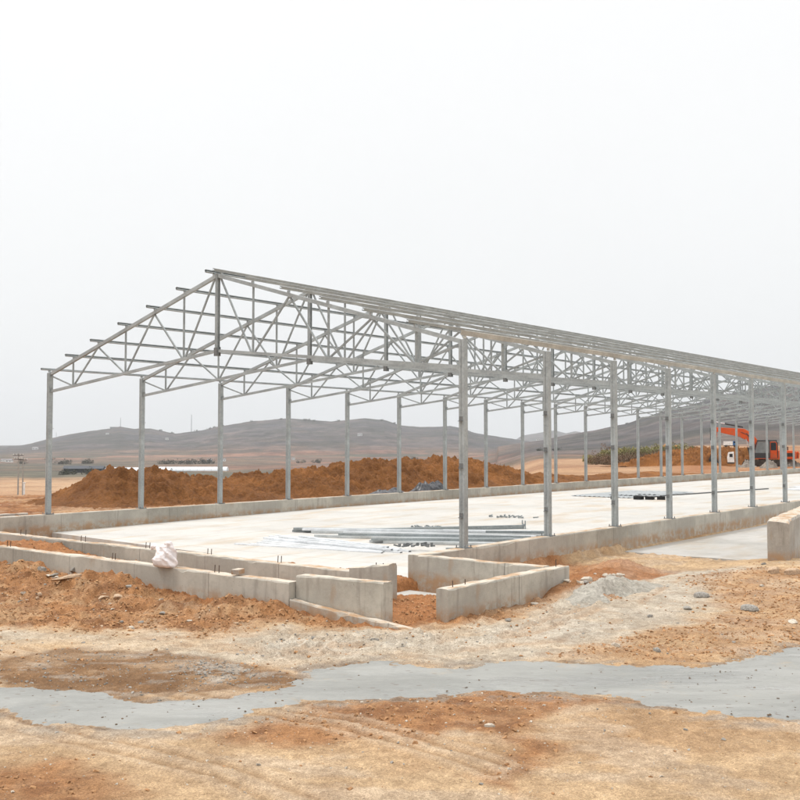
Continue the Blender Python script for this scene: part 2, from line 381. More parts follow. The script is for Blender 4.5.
SILL = [(-900,447),(-300,449),(-60,449),(0,447.5),(30,443.5),(60,436),(90,431),(112,428),(120,426),(135,428.5),(150,428),(175,433),(185,432),(200,430.5),(215,427),(250,421),(290,418),(330,421),(345,420),(365,418),(385,419.5),(400,425),(420,427),(450,425.5),(462,428),(474,432),(502,437.5),(540,442),(580,446),(1600,447)]
SILR = [(-900,450),(470,450),(500,446),(540,440.5),(570,434.5),(592,430.5),(614,426.5),(625,424),(650,415),(670,409.5),(700,402),(725,394),(750,390),(775,384),(800,377),(850,368),(950,360),(1100,372),(1400,400),(1700,430)]
SILF = [(-900,449),(500,449),(521,436.5),(532,434),(545,431),(555,430),(566,433),(575,431.5),(590,434),(620,440),(680,449),(1700,449)]
def terrain(x, y):
    x = np.asarray(x, float); y = np.asarray(y, float)
    r = np.hypot(x, y); th = np.arctan2(x, y)
    px = np.where(np.abs(th) < 1.1, 400 + 987.35 * np.tan(np.clip(th, -1.1, 1.1)), np.where(x > 0, 2300, -1500))
    D = r * np.maximum(np.cos(th), .55)
    zn = near_base(x, y)
    m1 = ss(470, 545, px); m2 = ss(625, 715, px + (fbm(D * .05, px * .01, 3, 2) - .5) * 30)
    zf = lerp(lerp(rowz('L', D), rowz('M', D), m1), rowz('R', D), m2)
    for sil, Ds, Dr, k in ((SILF, 4200, 5600, 3), (SILL, 1500, 2700, 1), (SILR, 480, 1300, 2)):
        xs, ys = zip(*sil); row = np.interp(px, xs, ys)
        row = row + (fbm(px * .05, px * 0, 3, 60 + k) - .5) * 1.6
        zr = HC - Dr * (row - 443.6) / 987.35
        up = np.clip((D - Ds) / (Dr - Ds), 0, 1); prof = up ** 1.25 * (1 - .0 * up)
        prof = np.where(D > Dr, np.clip(1 - (D - Dr) / (Dr * .8), 0, 1), prof)
        hill = zf + (zr - zf) * prof
        sc = Dr / 9
        rid = (ridged(x / sc, y / sc, 5, 70 + k) - .55) * (zr - zf) * .22 * np.sin(np.clip(prof, 0, 1) * pi) ** .8
        hill = hill + rid
        zf = np.where(((row < 446.5) if k != 3 else (row < 446)) & (D > Ds), np.maximum(zf, hill), zf)
    site = np.where(th < 2, 0, 0)
    u, v = UV(x, y)
    edge = 52 + 35 * ss(430, 560, px)
    b = ss(0, 1, (D - np.minimum(edge, 60) * .72) / 22)
    b = np.where(px < 430, ss(34, 50, D), b)
    b = b * (1 - (1 - ss(14.4, 17, v)) * (1 - ss(90, 110, u)) * ss(-12, -3, v + 0) * (D < 110))
    b = np.where(D < 30, 0, b)
    return lerp(zn, zf, b), D, px
def ground_detail(x, y, M_=None):
    fr, damp, grav, dust, core, strip = M_ or masks(x, y)
    u, v = UV(x, y)
    fr = fr * (.12 + .88 * ss(9.9, 11.0, y))
    rough = .22 + .78 * fr + .55 * core + .2 * dust
    back = ss(14.4, 14.6, v); rough = np.maximum(rough, back * .9)
    pit = ss(-5.5, -5.4, u) * ss(-2.8, -2.7, v); rough = np.maximum(rough, pit * .8)
    d = (fbm(x * 1.3, y * 1.3, 3, 21) - .5) * .07 * rough + (ridged(x * 3.1, y * 3.1, 5, 22) - .6) * .095 * rough + core * (ridged(x * 1.7 + y, y * 3.6, 5, 27) - .6) * .07
    cl = fbm(x * 9, y * 9, 3, 25); d = d + np.maximum(cl - .55, 0) * .28 * np.maximum(rough - .3, 0)
    d = d + (fbm(x * 14, y * 14, 2, 28) - .5) * .018
    near = fr * ss(-7.2, -5.7, u) * ss(-1.5, 0, v)
    d = d + near * (np.maximum(fbm(x * 2.4, y * 2.4, 4, 41) - .47, 0) * .55)
    # wheel tracks
    for off in (0, .22, 1.5, 1.72):
        pts = [(a + off * .55, b + off * .83) for a, b in RUT1]
        q = seg_d(pts, x + (vn(x * .8, y * .8, 4) - .5) * .2, y)
        d = d - .011 * np.exp(-(q / .05) ** 2) + .006 * np.exp(-((q - .1) / .04) ** 2)
    q0 = TRK2
    for off, w_ in ((-1.1, .06), (-.85, .05), (-.35, .07), (-.1, .05), (.45, .06), (.7, .05), (1.2, .06)):
        pts = [(a + off * .8, b - off * .5) for a, b in q0]
        q = seg_d(pts, x + (vn(x * .7, y * .7, 14) - .5) * .35, y)
        d = d - .012 * np.exp(-(q / w_) ** 2) + .008 * np.exp(-((q - .11) / .05) ** 2)
    d = np.where(strip > -.5, d * lerp(1, .22, ss(-.25, .05, strip)), d)
    return d
T0 = np.array
COLS = dict(tan=(.535,.395,.245), fresh=(.37,.19,.082), fresh_d=(.235,.11,.045), dust=(.50,.445,.36), core=(.54,.505,.435), damp=(.225,.13,.062), grav=(.40,.36,.31), cem=(.33,.33,.31))
def mixc(a, b, m): return a + (b - a) * m[..., None]
def ground_colour(x, y, D, px, M_):
    fr, damp, grav, dust, core, strip = M_
    c = np.zeros(np.shape(x) + (3,)) + T0(COLS['tan'])
    n = fbm(x * .7, y * .7, 5, 90)
    c = mixc(c, T0((.42,.27,.145)), ss(.46, .70, n) * .6)
    c = mixc(c, T0((.52,.43,.33)), ss(.5, .66, fbm(x * 1.1 + y * .5, y * 2.2 + 70, 5, 92)) * .55)
    st = fbm(x * .9, y * 4.2, 5, 94)
    c = mixc(c, T0(COLS['dust']) * (1 + (fbm(x * 5, y * 5, 3, 95)[..., None] - .5) * .4), dust * (.62 + .38 * ss(.36, .6, st)))
    tr = ss(-.5, .6, polysd([(4.2,20.9),(7.2,20.0),(5.6,18.0),(4.6,15.2),(3.4,13.2),(2.3,11.9),(1.3,11.5),(1.9,13.6),(2.7,15.6),(3.4,18.2)], x + (fbm(x, y, 4, 150) - .5), y + (fbm(x, y, 4, 151) - .5)))
    c = mixc(c, T0((.50,.465,.40)) * (1 + (fbm(x * 5, y * 5, 4, 152)[..., None] - .5) * .5), tr * (.35 + .6 * ss(.36, .6, fbm(x * 1.6 + y * .8, y * 2.4, 5, 153))))
    c = mixc(c, T0(COLS['core']) * (1 + (fbm(x * 6, y * 6, 4, 96)[..., None] - .5) * .5), core * (.55 + .45 * ss(.35, .6, fbm(x * 2, y * 3, 4, 97))))
    c = mixc(c, T0((.30,.155,.068)), fr * (1 - ss(9.9, 11, y)) * .6)
    c = mixc(c, T0(COLS['fresh']), fr * (.5 + .5 * ss(.3, .6, fbm(x * 2.3, y * 2.3, 5, 98))))
    c = mixc(c, T0(COLS['fresh_d']), fr * ss(.5, .7, fbm(x * 3.5, y * 3.5, 5, 99)) * .8)
    for off in (0, .22, 1.5, 1.72):
        q = seg_d([(a + off * .55, b_ + off * .83) for a, b_ in RUT1], x + (vn(x * .8, y * .8, 4) - .5) * .2, y)
        c = mixc(c, T0((.30,.19,.10)), np.exp(-(q / .035) ** 2) * .55); c = mixc(c, T0((.56,.45,.33)), np.exp(-((q - .09) / .06) ** 2) * .5)
    for off in (-1.1, -.85, -.35, -.1, .45, .7, 1.2):
        q = seg_d([(a + off * .8, b_ - off * .5) for a, b_ in TRK2], x + (vn(x * .7, y * .7, 14) - .5) * .35, y)
        c = mixc(c, T0((.40,.26,.15)), np.exp(-(q / .09) ** 2) * .45 * ss(.35, .55, fbm(x * 1.2, y * 1.2, 3, 143)))
    c = mixc(c, T0((.33,.30,.26)), ss(-.45, -.02, strip) * ss(.45, .62, fbm(x * 3.2, y * 4.5, 5, 154)) * .8)
    c = mixc(c, T0((.19,.115,.06)), np.exp(-((strip + .03) / .05) ** 2) * .6 * ss(.35, .55, fbm(x * 2.1, y * 2.1, 3, 155)))  # dark outline shadow beside the cement strip, put into the soil colour
    c = mixc(c, T0(COLS['damp']), damp * (.6 + .4 * ss(.3, .6, fbm(x * 1.5, y * 4, 4, 100))))
    gm = grav * ss(.44, .56, fbm(x * 12, y * 12, 3, 101)) + damp * ss(.6, .68, fbm(x * 2, y * 7, 4, 102)) * .55
    c = mixc(c, T0(COLS['grav']), np.clip(gm, 0, 1))
    u, v = UV(x, y)
    back = ss(14.3, 14.4, v) * (1 - ss(55, 75, D) * (1 - .8 * ss(600, 680, px) * (1 - ss(120, 140, D))))
    o = fbm(x * .6, y * .6, 5, 103)
    o2 = fbm(x * 2.4, y * 2.4, 4, 104)
    oc = mixc(mixc(np.zeros(c.shape) + T0((.31,.145,.055)), T0((.42,.26,.14)), ss(.5, .68, o)), T0((.25,.11,.045)), ss(.42, .28, o) * .8)
    oc = mixc(oc, T0((.17,.075,.03)), ss(.5, .66, o2) * .6); oc = mixc(oc, T0((.44,.31,.20)), ss(.56, .66, fbm(x * 1.3, y * 1.3, 4, 105)) * .5)
    c = mixc(c, oc, back)
    pit = ss(-5.6, -5.5, u) * ss(-2.9, -2.8, v) * (1 - ss(14.3, 14.4, v)) * (1 - ss(3, 4, u))
    c = mixc(c, T0((.36,.165,.065)), pit * (.75 + .25 * ss(.4, .6, o)))
    alpha = np.clip(damp * .35, 0, 1)
    # distance
    f = ss(50, 72, D + (fbm(x * .05, y * .05, 3, 110) - .5) * 18) * ss(14.4, 15.5, np.where(D > 70, 20, v))
    ang = .35; xr, yr = x * cos(ang) + y * sin(ang), -x * sin(ang) + y * cos(ang)
    def cells(sx, sy, s):
        j = vn(x / (sx * 3), y / (sy * 3), s) * 1.4
        return _h(np.floor(xr / sx + j), np.floor(yr / sy + j * .6), s)
    p1, p2 = cells(90, 26, 1), cells(260, 90, 2)
    pal = T0([(.44,.29,.17),(.42,.29,.18),(.36,.22,.12),(.27,.215,.15),(.36,.26,.17),(.30,.17,.10)])
    palm = T0([(.22,.15,.105),(.22,.12,.085),(.16,.125,.09),(.10,.098,.072),(.26,.155,.11),(.135,.108,.085),(.085,.086,.064),(.18,.13,.105)])
    near_f = pal[(p1 * 5.99).astype(int)]; mid_f = palm[(p2 * 7.99).astype(int)] * .6 + palm[(cells(70, 200, 5) * 7.99).astype(int)] * .4
    isL = 1 - ss(470, 545, px)
    tanf = np.zeros(c.shape) + T0((.44,.305,.19))
    band = ss(.35, .65, fbm(x * .012, y * .06, 4, 112))
    nf = mixc(tanf, T0((.36,.20,.10)), band * .55)
    greenish = np.zeros(c.shape) + T0((.115,.11,.08))
    nf = mixc(nf, T0((.30,.18,.10)), ss(.5, .62, fbm(x * .05, y * .11, 5, 119)) * .7)
    fl = mixc(nf, greenish, ss(330, 400, D + (vn(px * .02, D * .01, 9) - .5) * 50) * isL)
    fl = mixc(fl, T0((.29,.165,.095)), ss(96, 112, D) * (1 - isL) * (1 - ss(200, 300, D)) * (.35 + .65 * band))
    fl = mixc(fl, T0((.31,.145,.062)), ss(640, 700, px) * (1 - ss(150, 190, D)) * (.5 + .5 * ss(.35, .6, fbm(x * .25, y * .12, 4, 113))))
    fl = mixc(fl, mid_f, ss(480, 560, D) * isL + (1 - isL) * ss(240, 330, D))
    hl = ss(1500, 1900, D) * isL + (1 - isL) * ss(460, 620, D)
    q = Dn = D
    hn = fbm(x / 190, y / 190, 6, 115); h2 = fbm(x / 45, y / 70, 5, 116)
    hc = mixc(np.zeros(c.shape) + T0((.068,.070,.080)), T0((.104,.094,.096)), ss(.38, .62, hn))
    hc = mixc(hc, T0((.050,.052,.046)), ss(.46, .6, h2) * .85)
    hc = mixc(hc, T0((.17,.13,.115)), ss(.62, .72, fbm(x / 120 + 9, y / 26, 4, 118)) * .45)
    fl = mixc(fl, hc, hl)
    c = mixc(c, fl, f)
    alpha = alpha + ss(180, 420, D)
    return np.concatenate([c, alpha[..., None]], -1)

def build_ground():
    th = np.concatenate([np.arange(-.52, .52, .0014)])
    wide = np.concatenate([np.linspace(.52, 2 * pi - .52, 90)])
    th = np.concatenate([th, wide[:-1]])
    rs = [.4, 1, 2, 3, 4, 4.6]; r = 5.2
    while r < 9500:
        rs.append(r); r *= 1 + (.0040 if r < 26 else .006 if r < 70 else .011 if r < 500 else .016)
    rs = np.array(rs)
    R, TH = np.meshgrid(rs, th, indexing='ij')
    X, Y = R * np.sin(TH), R * np.cos(TH)
    Z, D, px = terrain(X, Y)
    nr = int(np.searchsorted(rs, 75.))
    xs, ys = X[:nr], Y[:nr]
    Mn = masks(xs, ys)
    fade = (1 - ss(60, 75, D[:nr]))
    Z[:nr] += ground_detail(xs, ys, Mn) * fade
    strip = Mn[5]; Z[:nr] -= .05 * ss(0.05, .30, strip)
    far = ss(60, 90, D)
    Z += far * (fbm(X * .09, Y * .09, 4, 130) - .5) * np.minimum(D * .004, .8) * (D < 4000)
    Mz = [np.zeros(X.shape) for _ in range(6)]
    for a, b in zip(Mz, Mn): a[:nr] = b
    col = ground_colour(X, Y, D, px, tuple(Mz))
    me = gridmesh('ground', X, Y, Z, ground_m, col, wrap=True)
    o = structure(link('ground', me))
    # cement strip laid on the soil
    gx, gy = np.meshgrid(np.arange(-7, 8.5, .028), np.arange(8.2, 14.4, .028))
    Mm = masks(gx, gy); sd = Mm[5]
    zb, _, _ = terrain(gx, gy)
    z = zb + np.clip(sd * .16 - .004, -.06, .018) + (fbm(gx * 1.6, gy * 3.0, 4, 140) - .5) * .018 + (fbm(gx * 12, gy * 12, 2, 141) - .5) * .003
    me = gridmesh('cement_path', gx, gy, z, cement_m, mask=sd > -.30)
    structure(link('cement_path', me))

def mat_cement():
    t = NT('smooth grey cement')
    c = t.mix(t.ramp(t.noise(.9, 6, .6, dist=.8, stretch=(.7, 1.6, 1)), .35, .68), (.205, .204, .188), (.27, .267, .247))
    c = t.mix(t.ramp(t.noise(2.6, 6, .65, stretch=(.5, 2.2, 1)), .56, .72, 0, .4), c, (.20, .20, .188))
    v = t.n('ShaderNodeTexVoronoi'); v.inputs['Scale'].default_value = 9; v.inputs['Randomness'].default_value = 1
    mp = t.n('ShaderNodeMapping'); mp.inputs['Scale'].default_value = (.6, 1.5, 1)
    t.L(t.tc.outputs['Object'], mp.inputs['Vector']); t.L(t.noise(0, 0), mp.inputs['Location']) if 0 else None
    t.L(mp.outputs['Vector'], v.inputs['Vector'])
    sp = t.math('MULTIPLY', t.ramp(v.outputs['Distance'], .12, .20, 1, 0), t.ramp(t.noise(1.6, 3), .44, .54))
    c = t.mix(t.math('MULTIPLY', sp, .8), c, (.12, .09, .07))
    c = t.mix(t.ramp(t.noise(1.3, 7, .75), .58, .70, 0, .5), c, (.33, .26, .18))
    c = t.mix(t.ramp(t.noise(5, 7, .75, stretch=(.7, 1.2, 1)), .50, .68, 0, .22), c, (.34, .34, .32))
    h = t.noise(2.2, 5, .6, stretch=(.6, 1.8, 1))
    return t.done(c, t.ramp(t.noise(.8, 5, .6, stretch=(.5, 1.5, 1)), .38, .62, .24, .62), t.bump(t.noise(45, 4), .3, .006, t.bump(h, .8, .05)))
cement_m = mat_cement()
build_ground()

def gz(x, y):
    a, b = np.array([x], float), np.array([y], float)
    z, D, px = terrain(a, b)
    return float((z + ground_detail(a, b) * (D < 60) - .05 * ss(.05, .3, masks(a, b)[5]))[0])

# ------------------------------------------------------------------ slab and pad (setting)
def plate(name, poly, z_of, thick, mat, rim=.0):
    m = M(); n = len(poly)
    vs = [(u, v, z_of(u)) for u, v in poly] + [(u, v, z_of(u) - thick) for u, v in poly]
    m.add(vs, [tuple(range(n)), tuple(range(n, 2*n))[::-1]] + [(k, n + k, n + (k+1) % n, (k+1) % n) for k in range(n)])
    return structure(m.build(name, mat, loc=W(0, 0, 0), rz=RZ))
zs = lambda u: -.02 + .12 * max(0, min(1, u / 10.0)) if u > 0 else -.02 + .0 * u
# the slab floor follows the gentle rise of the photograph, in three strips that share edges
def slab():
    us = [-1.62, 0.2, 3, 6, 9, 12, 20, 85]; zz = [.065, .0, .03, .065, .09, .12, .105, .10]
    n = len(us); m = M()
    lo = [(-1.62, .13), (.12, 14.23)]
    V = []
    for u, z in zip(us, zz): V += [(u, .13, z), (u, 14.23, z)]
    V[0] = (-1.55, .13, .06); V[1] = (.05, 14.23, -.005); V[2] = (.25, .13, .055); V[3] = (.4, 14.23, .0)
    F = [(2*k, 2*k+2, 2*k+3, 2*k+1) for k in range(n-1)]
    b = len(V); V += [(x, y, z - .14) for x, y, z in V]
    F += [(2*k+b, 2*k+1+b, 2*k+3+b, 2*k+2+b) for k in range(n-1)]
    F += [(2*k, 2*k+b, 2*k+2+b, 2*k+2) for k in range(n-1)] + [(2*k+1, 2*k+3, 2*k+3+b, 2*k+1+b) for k in range(n-1)]
    F += [(0, 1, 1+b, b), (2*n-2, 2*n-2+b, 2*n-1+b, 2*n-1)]
    m.add(V, F); structure(m.build('floor_slab', slab_m, loc=W(0, 0, 0), rz=RZ))
slab()
plate('pavement', [(6.45, -.13), (6.36, -1.2), (6.5, -2.4), (6.3, -3.6), (6.4, -6.0), (60, -6.0), (60, -.13)], lambda u: -.095, .2, pad_m)
plate('trench_floor', [(-2.95, -.1), (-2.9, -2.55), (-1.85, -2.5), (-1.80, 2.5), (-3.0, 2.4)], lambda u: -.075, .1, pad_m)

# ------------------------------------------------------------------ walls
def wall(label, p, q, th, zt, zb=-.5, mat=None, rebar=(), ztq=None, chip=.012, seed=0, name='concrete_wall', step=.14, cat='concrete wall'):
    """p,q: front-face ends in (u,v); thickness goes to the left of p->q."""
    rnd = random.Random(seed)
    a, b = np.array(W(*p)), np.array(W(*q)); L = float(np.linalg.norm(b - a)); ang = math.atan2(b[1] - a[1], b[0] - a[0])
    n = max(2, int(L / (step if L < 20 else .4))); ch = .014
    V = []; F = []
    sec = [(0, zb), (0, None), (ch, 1), (th * .5, 2), (th - ch, 1), (th, None), (th, zb)]
    K = len(sec)
    for i in range(n + 1):
        t = i / n; x = L * t; zt_ = zt + ((ztq if ztq is not None else zt) - zt) * t
        zt_ += float(fbm(T0([x * 1.3]), T0([seed * 3.3]), 3, seed)[0] - .5) * chip * 2.2
        for y, k in sec:
            j = lambda s: (rnd.random() - .5) * s
            if k == zb: V.append((x, y, zb))
            elif k is None: V.append((x, y + j(.004), zt_ - ch - max(0, j(.03)) - (rnd.random() < .06) * rnd.random() * .05))
            else: V.append((x, y + j(chip * .6), zt_ + j(chip)))
    for i in range(n):
        for k in range(K - 1):
            F.append((i*K + k, (i+1)*K + k, (i+1)*K + k + 1, i*K + k + 1))
    F += [tuple(range(K))[::-1], tuple(n*K + k for k in range(K))]
    m = M().add(V, F); o = m.build(name, mat or conc, loc=(a[0], a[1], 0), rz=ang)
    tag(o, label, cat)
    for d, h in rebar:
        r = M().tube((d, th * .5, zt - .05), (d + .006, th * .5 + .004, zt + h), .0075, n=6)
        r.build('rebar', rebar_m, o)
    return o
rebar_m = mat_simple('rusty rebar', (.10, .07, .055), .8, .2)
# near long wall and far long wall carry the columns
wall('long near concrete footing wall under the front row of steel columns', (-1.56, -.12), (85, -.12), .24, WT, -.5, seed=1, chip=.006)
wall('long far concrete footing wall in front of the orange soil piles', (-3.4, 14.24), (85, 14.24), .24, WT - .0, -.5, seed=2, chip=.006)
wall('short concrete wall running out to the right from the corner of the near long wall', (-1.60, -.13), (-1.60, -2.70), .2, WT, -.4, seed=3)
wall('thick free-standing concrete wall right of the soil gap, nearest to the camera', (-4.55, -2.95), (-1.20, -2.95), .2, WT, -.4, seed=4, rebar=((.25, .08), (.55, .07), (3.1, .12)))
# first low wall of the pit, from the left edge to the raised block
wall('lowest concrete wall at left, nearest row, with the white sack on it', (-5.45, 14.2), (-5.45, -.78), .2, WT, -.4, seed=5,
     rebar=[(14.2 - v, .11) for v in (7.05, 6.93, 3.62, 3.54, .95, .85)])
wall('middle concrete wall at left, between the slab edge and the nearest wall', (-3.95, 14.2), (-3.95, -.60), .2, WT, -.4, seed=6,
     rebar=[(14.2 - v, .11) for v in (9.15, 8.95, 6.85, 6.70, 4.70, 4.58, 2.90, 2.80, 1.10, 1.02)])
wall('short raised concrete stub with two rebars at the end of the middle wall', (-3.97, -.62), (-3.97, -1.42), .2, .55, -.4, ztq=.67, seed=7, rebar=((.46, .12), (.60, .12)), chip=.03)
wall('raised concrete block at the right end of the nearest wall, beside the soil gap', (-5.32, -.80), (-5.32, -2.44), .2, .605, -.4, ztq=.63, seed=8)
wall('thin low concrete ledge along the foot of the raised block', (-5.45, -.80), (-5.45, -3.05), .12, .262, -.3, ztq=.10, seed=9, chip=.02)
wall('small dark concrete curb behind the far wall at the left edge', (-3.6, 15.4), (.0, 15.4), .2, .50, 0, seed=11, mat=conc_plain)

# massive wall at the right edge
def barrier():
    yaw = radians(29); m = M(); n = 40; L = 6.5; w = .44; V = []; F = []
    sec = [(0, -.35), (0, .3), (0, .86), (.035, .90), (w * .5, .915), (w - .035, .90), (w, .86), (w, -.35)]; K = len(sec)
    rnd = random.Random(3)
    for i in range(n + 1):
        x = L * i / n; inset = .05 if i == 0 else 0
        for y, z in sec:
            zz = z - (inset if z > .8 else 0) + (rnd.random() - .5) * (.03 if z > .8 else 0); V.append((x, y + (rnd.random() - .5) * .012, zz))
    for i in range(n):
        for k in range(K - 1): F.append((i*K + k, (i+1)*K + k, (i+1)*K + k + 1, i*K + k + 1))
    F += [tuple(range(K))[::-1], tuple(n*K + k for k in range(K))]
    o = m.add(V, F).build('concrete_wall', conc_plain, loc=(8.14, 20.75, 0), rz=pi / 2 - yaw)
    tag(o, 'thick stained concrete wall cut by the right edge of the photo', 'concrete wall')
    k = M().box(.25, 6.5, -.62, -.02, -.2, -.02).build('footing', pad_m, o)
barrier()

# ------------------------------------------------------------------ steel shed frame
shed = thing('steel_shed', 'long open galvanised steel shed frame with pitched roof trusses and no cladding', 'steel frame', W(0, 0, WT), RZ)
ZC = 4.0                                  # column height above wall top
RIDGE_V, RIDGE_Z, EAVE_Z = SPAN / 2, 6.02, 3.96
NV = [0.0, 1.15, 2.32, 3.55, 4.75, 5.93, RIDGE_V]
raf = lambda v: EAVE_Z + (RIDGE_Z - EAVE_Z) * (min(v, SPAN - v)) / RIDGE_V
chd = lambda v: 3.47 + (4.20 - 3.47) * (min(v, SPAN - v)) / RIDGE_V
def column_mesh(full=True):
    m = M()                                # two cold formed channels clamped toe to toe
    for s in (-1, 1):
        y0, y1 = (.003, .062) if s > 0 else (-.062, -.003)
        m.box(-.058, .058, y0, y1, .012, ZC)
        m.box(-.0615, -.0575, min(s*.020, s*.062), max(s*.020, s*.062), .012, ZC)
        m.box(.0575, .0615, min(s*.020, s*.062), max(s*.020, s*.062), .012, ZC)
    m.box(-.05, .05, -.004, .004, .02, ZC - .01)
    return m.mesh('column', steel)
def clip_mesh():
    m = M().box(-.108, -.0612, -.03, .055, -.01, .000).box(-.068, -.0618, -.03, .055, -.0005, .085)
    return m.mesh('clip', steel_dark)
def base_mesh():
    m = M().box(-.125, .125, -.115, .115, -.006, .010)
    for sx in (-1, 1):
        for sy in (-1, 1): m.tube((sx * .10, sy * .098, .009), (sx * .10, sy * .098, .055), .011, n=6)
    return m.mesh('base_plate', steel_dark)
cm, km, bm_ = column_mesh(), clip_mesh(), base_mesh()
rnd = random.Random(12)
for side, v in ((0, 0.0), (1, SPAN)):
    for n in range(NF):
        c = link('column', cm, shed, (BAY * n, v, 0), pi * side)
        if n < (10 if side == 0 else 22): link('base_plate', bm_, c)
        if n < (8 if side == 0 else 22):
            for z in (.55, 1.85, 2.62) if n else (.58, 1.52, 2.42):
                link('clip', km, c, (0, 0, z + (rnd.random() - .5) * .05))
# one truss, its members and copies of all of them
def rafters():
    m = M()
    for s in (1, -1):
        e = 0 if s > 0 else SPAN
        m.beam((0, e + s * .02, raf(0)), (0, RIDGE_V - s * .03, RIDGE_Z - .012), .07, .085)
    m.box(-.006, .006, .058, .15, EAVE_Z - .50, EAVE_Z - .38); m.box(-.006, .006, SPAN - .15, SPAN - .058, EAVE_Z - .50, EAVE_Z - .38)
    return m.mesh('roof_truss', steel)
def chords():
    m = M()
    for s in (1, -1):
        e = 0 if s > 0 else SPAN
        m.beam((0, e + s * .03, chd(0)), (0, RIDGE_V - s * .07, chd(RIDGE_V)), .055, .07)
    return m.mesh('bottom_chord', steel)
def king():
    m = M().box(-.036, .036, -.014, .014, 4.08, RIDGE_Z + .05)
    for s in (-1, 1): m.box(s * .040 - .006, s * .040 + .006, -.040, .040, 4.08, RIDGE_Z + .05)
    return m.mesh('king_post', steel_mid)
rm, chm, kgm = rafters(), chords(), king()
pl = M().box(-.056, -.045, -.06, .06, 4.08, 4.28).box(.045, .056, -.06, .06, 4.08, 4.30)
for y in (-.04, .04):
    for z in (4.12, 4.19, 4.26): pl.tube((-.054, y, z), (-.064, y, z), .012, n=6)
plm = pl.mesh('splice_plate', steel_dark)
verts_, diags_ = [], []
for s in (1, -1):
    f = (lambda v: v) if s > 0 else (lambda v: SPAN - v)
    for k in (1, 3, 5):
        a = NV[k]; verts_.append(((0, f(a), chd(a)), (0, f(a), raf(a))))
        for t, sg in ((k - 1, -1), (k + 1, 1)):
            tt = NV[t] if NV[t] < RIDGE_V else RIDGE_V - .10
            diags_.append(((0, f(a + sg * .05), chd(a) + .02), (0, f(tt), raf(tt) - .03)))
vm = [M().beam(p, q, .038, .038).mesh('vertical_strut', steel_mid) for p, q in verts_]
dm = [M().beam(p, q, .036, .038).mesh('diagonal_brace', steel_mid) for p, q in diags_]
rv, rd = M(), M()
for n in range(NF):
    t = link('roof_truss', rm, shed, (BAY * n, 0, 0))
    link('bottom_chord', chm, t); link('king_post', kgm, t, (0, RIDGE_V, 0))
    if n < 12: link('splice_plate', plm, t, (0, RIDGE_V, 0))
    for k, mm in enumerate(vm):
        if n < 16: link('vertical_strut', mm, t)
        else: rv.beam(*[(BAY * n, p[1], p[2]) for p in verts_[k]], .038, .038)
    for k, mm in enumerate(dm):
        if n < 8: link('diagonal_brace', mm, t)
        else: rd.beam(*[(BAY * n, p[1], p[2]) for p in diags_[k]], .036, .038)
stuff(rv.build('vertical_strut', steel_mid, shed)); stuff(rd.build('diagonal_brace', steel_mid, shed))
# purlins: lipped channels on top of the rafters, tilted with the roof
LEN = BAY * (NF - 1) + .3
def purlin(v, side, mat=None, h=.066, drop=0., name='purlin', u0=-.26):
    m_c = None; sl = math.atan2(RIDGE_Z - EAVE_Z, RIDGE_V); t = .004; w = .055
    f = 1 if side == 0 else -1; vv = v if side == 0 else SPAN - v
    z = raf(vv) + .098 + drop
    m = M()
    def bx(y0, y1, z0, z1, x0=u0, x1=LEN):
        pts = [(y0, z0), (y1, z0), (y1, z1), (y0, z1)]
        P = [(f * (y * cos(sl) - zz * sin(sl)), y * sin(sl) + zz * cos(sl)) for y, zz in pts]
        m.prismx(P, x0, x1)
    bx(0, t, 0, h)                        # web faces the eave
    bx(t, w, 0, t); bx(t, w, h - t, h)
    bx(w - t, w, t, .02); bx(w - t, w, h - .02, h - t)
    for n in range(NF): m.box(BAY * n - .03, BAY * n + .03, f * .0 - .0 + (0.005 if f > 0 else -.045), (.045 if f > 0 else -.005), -.055, -.002)   # cleats
    for n in range(0, NF, 2):             # lapped joints with bolts
        x = BAY * n; bx(-.004, -.0005, .004, h - .004, x - .18, x + .18)
        if n < 14:
            for dx in (-.12, .12): m.tube((x + dx, f * -.004, h * .55), (x + dx, f * -.018, h * .55), .010, n=6)
    o = m.build(name, mat or steel, shed, (0, vv, z)); return o
for s in (0, 1):
    for v in NV[1:-1]: purlin(v, s)
    purlin(RIDGE_V - .16, s)
purlin(-.06, 0, steel_beige, .10, .03, 'eaves_rail', u0=-.02)['label'] = 'beige front eaves rail'
purlin(-.06, 1, None, .05, .03, 'eaves_rail')

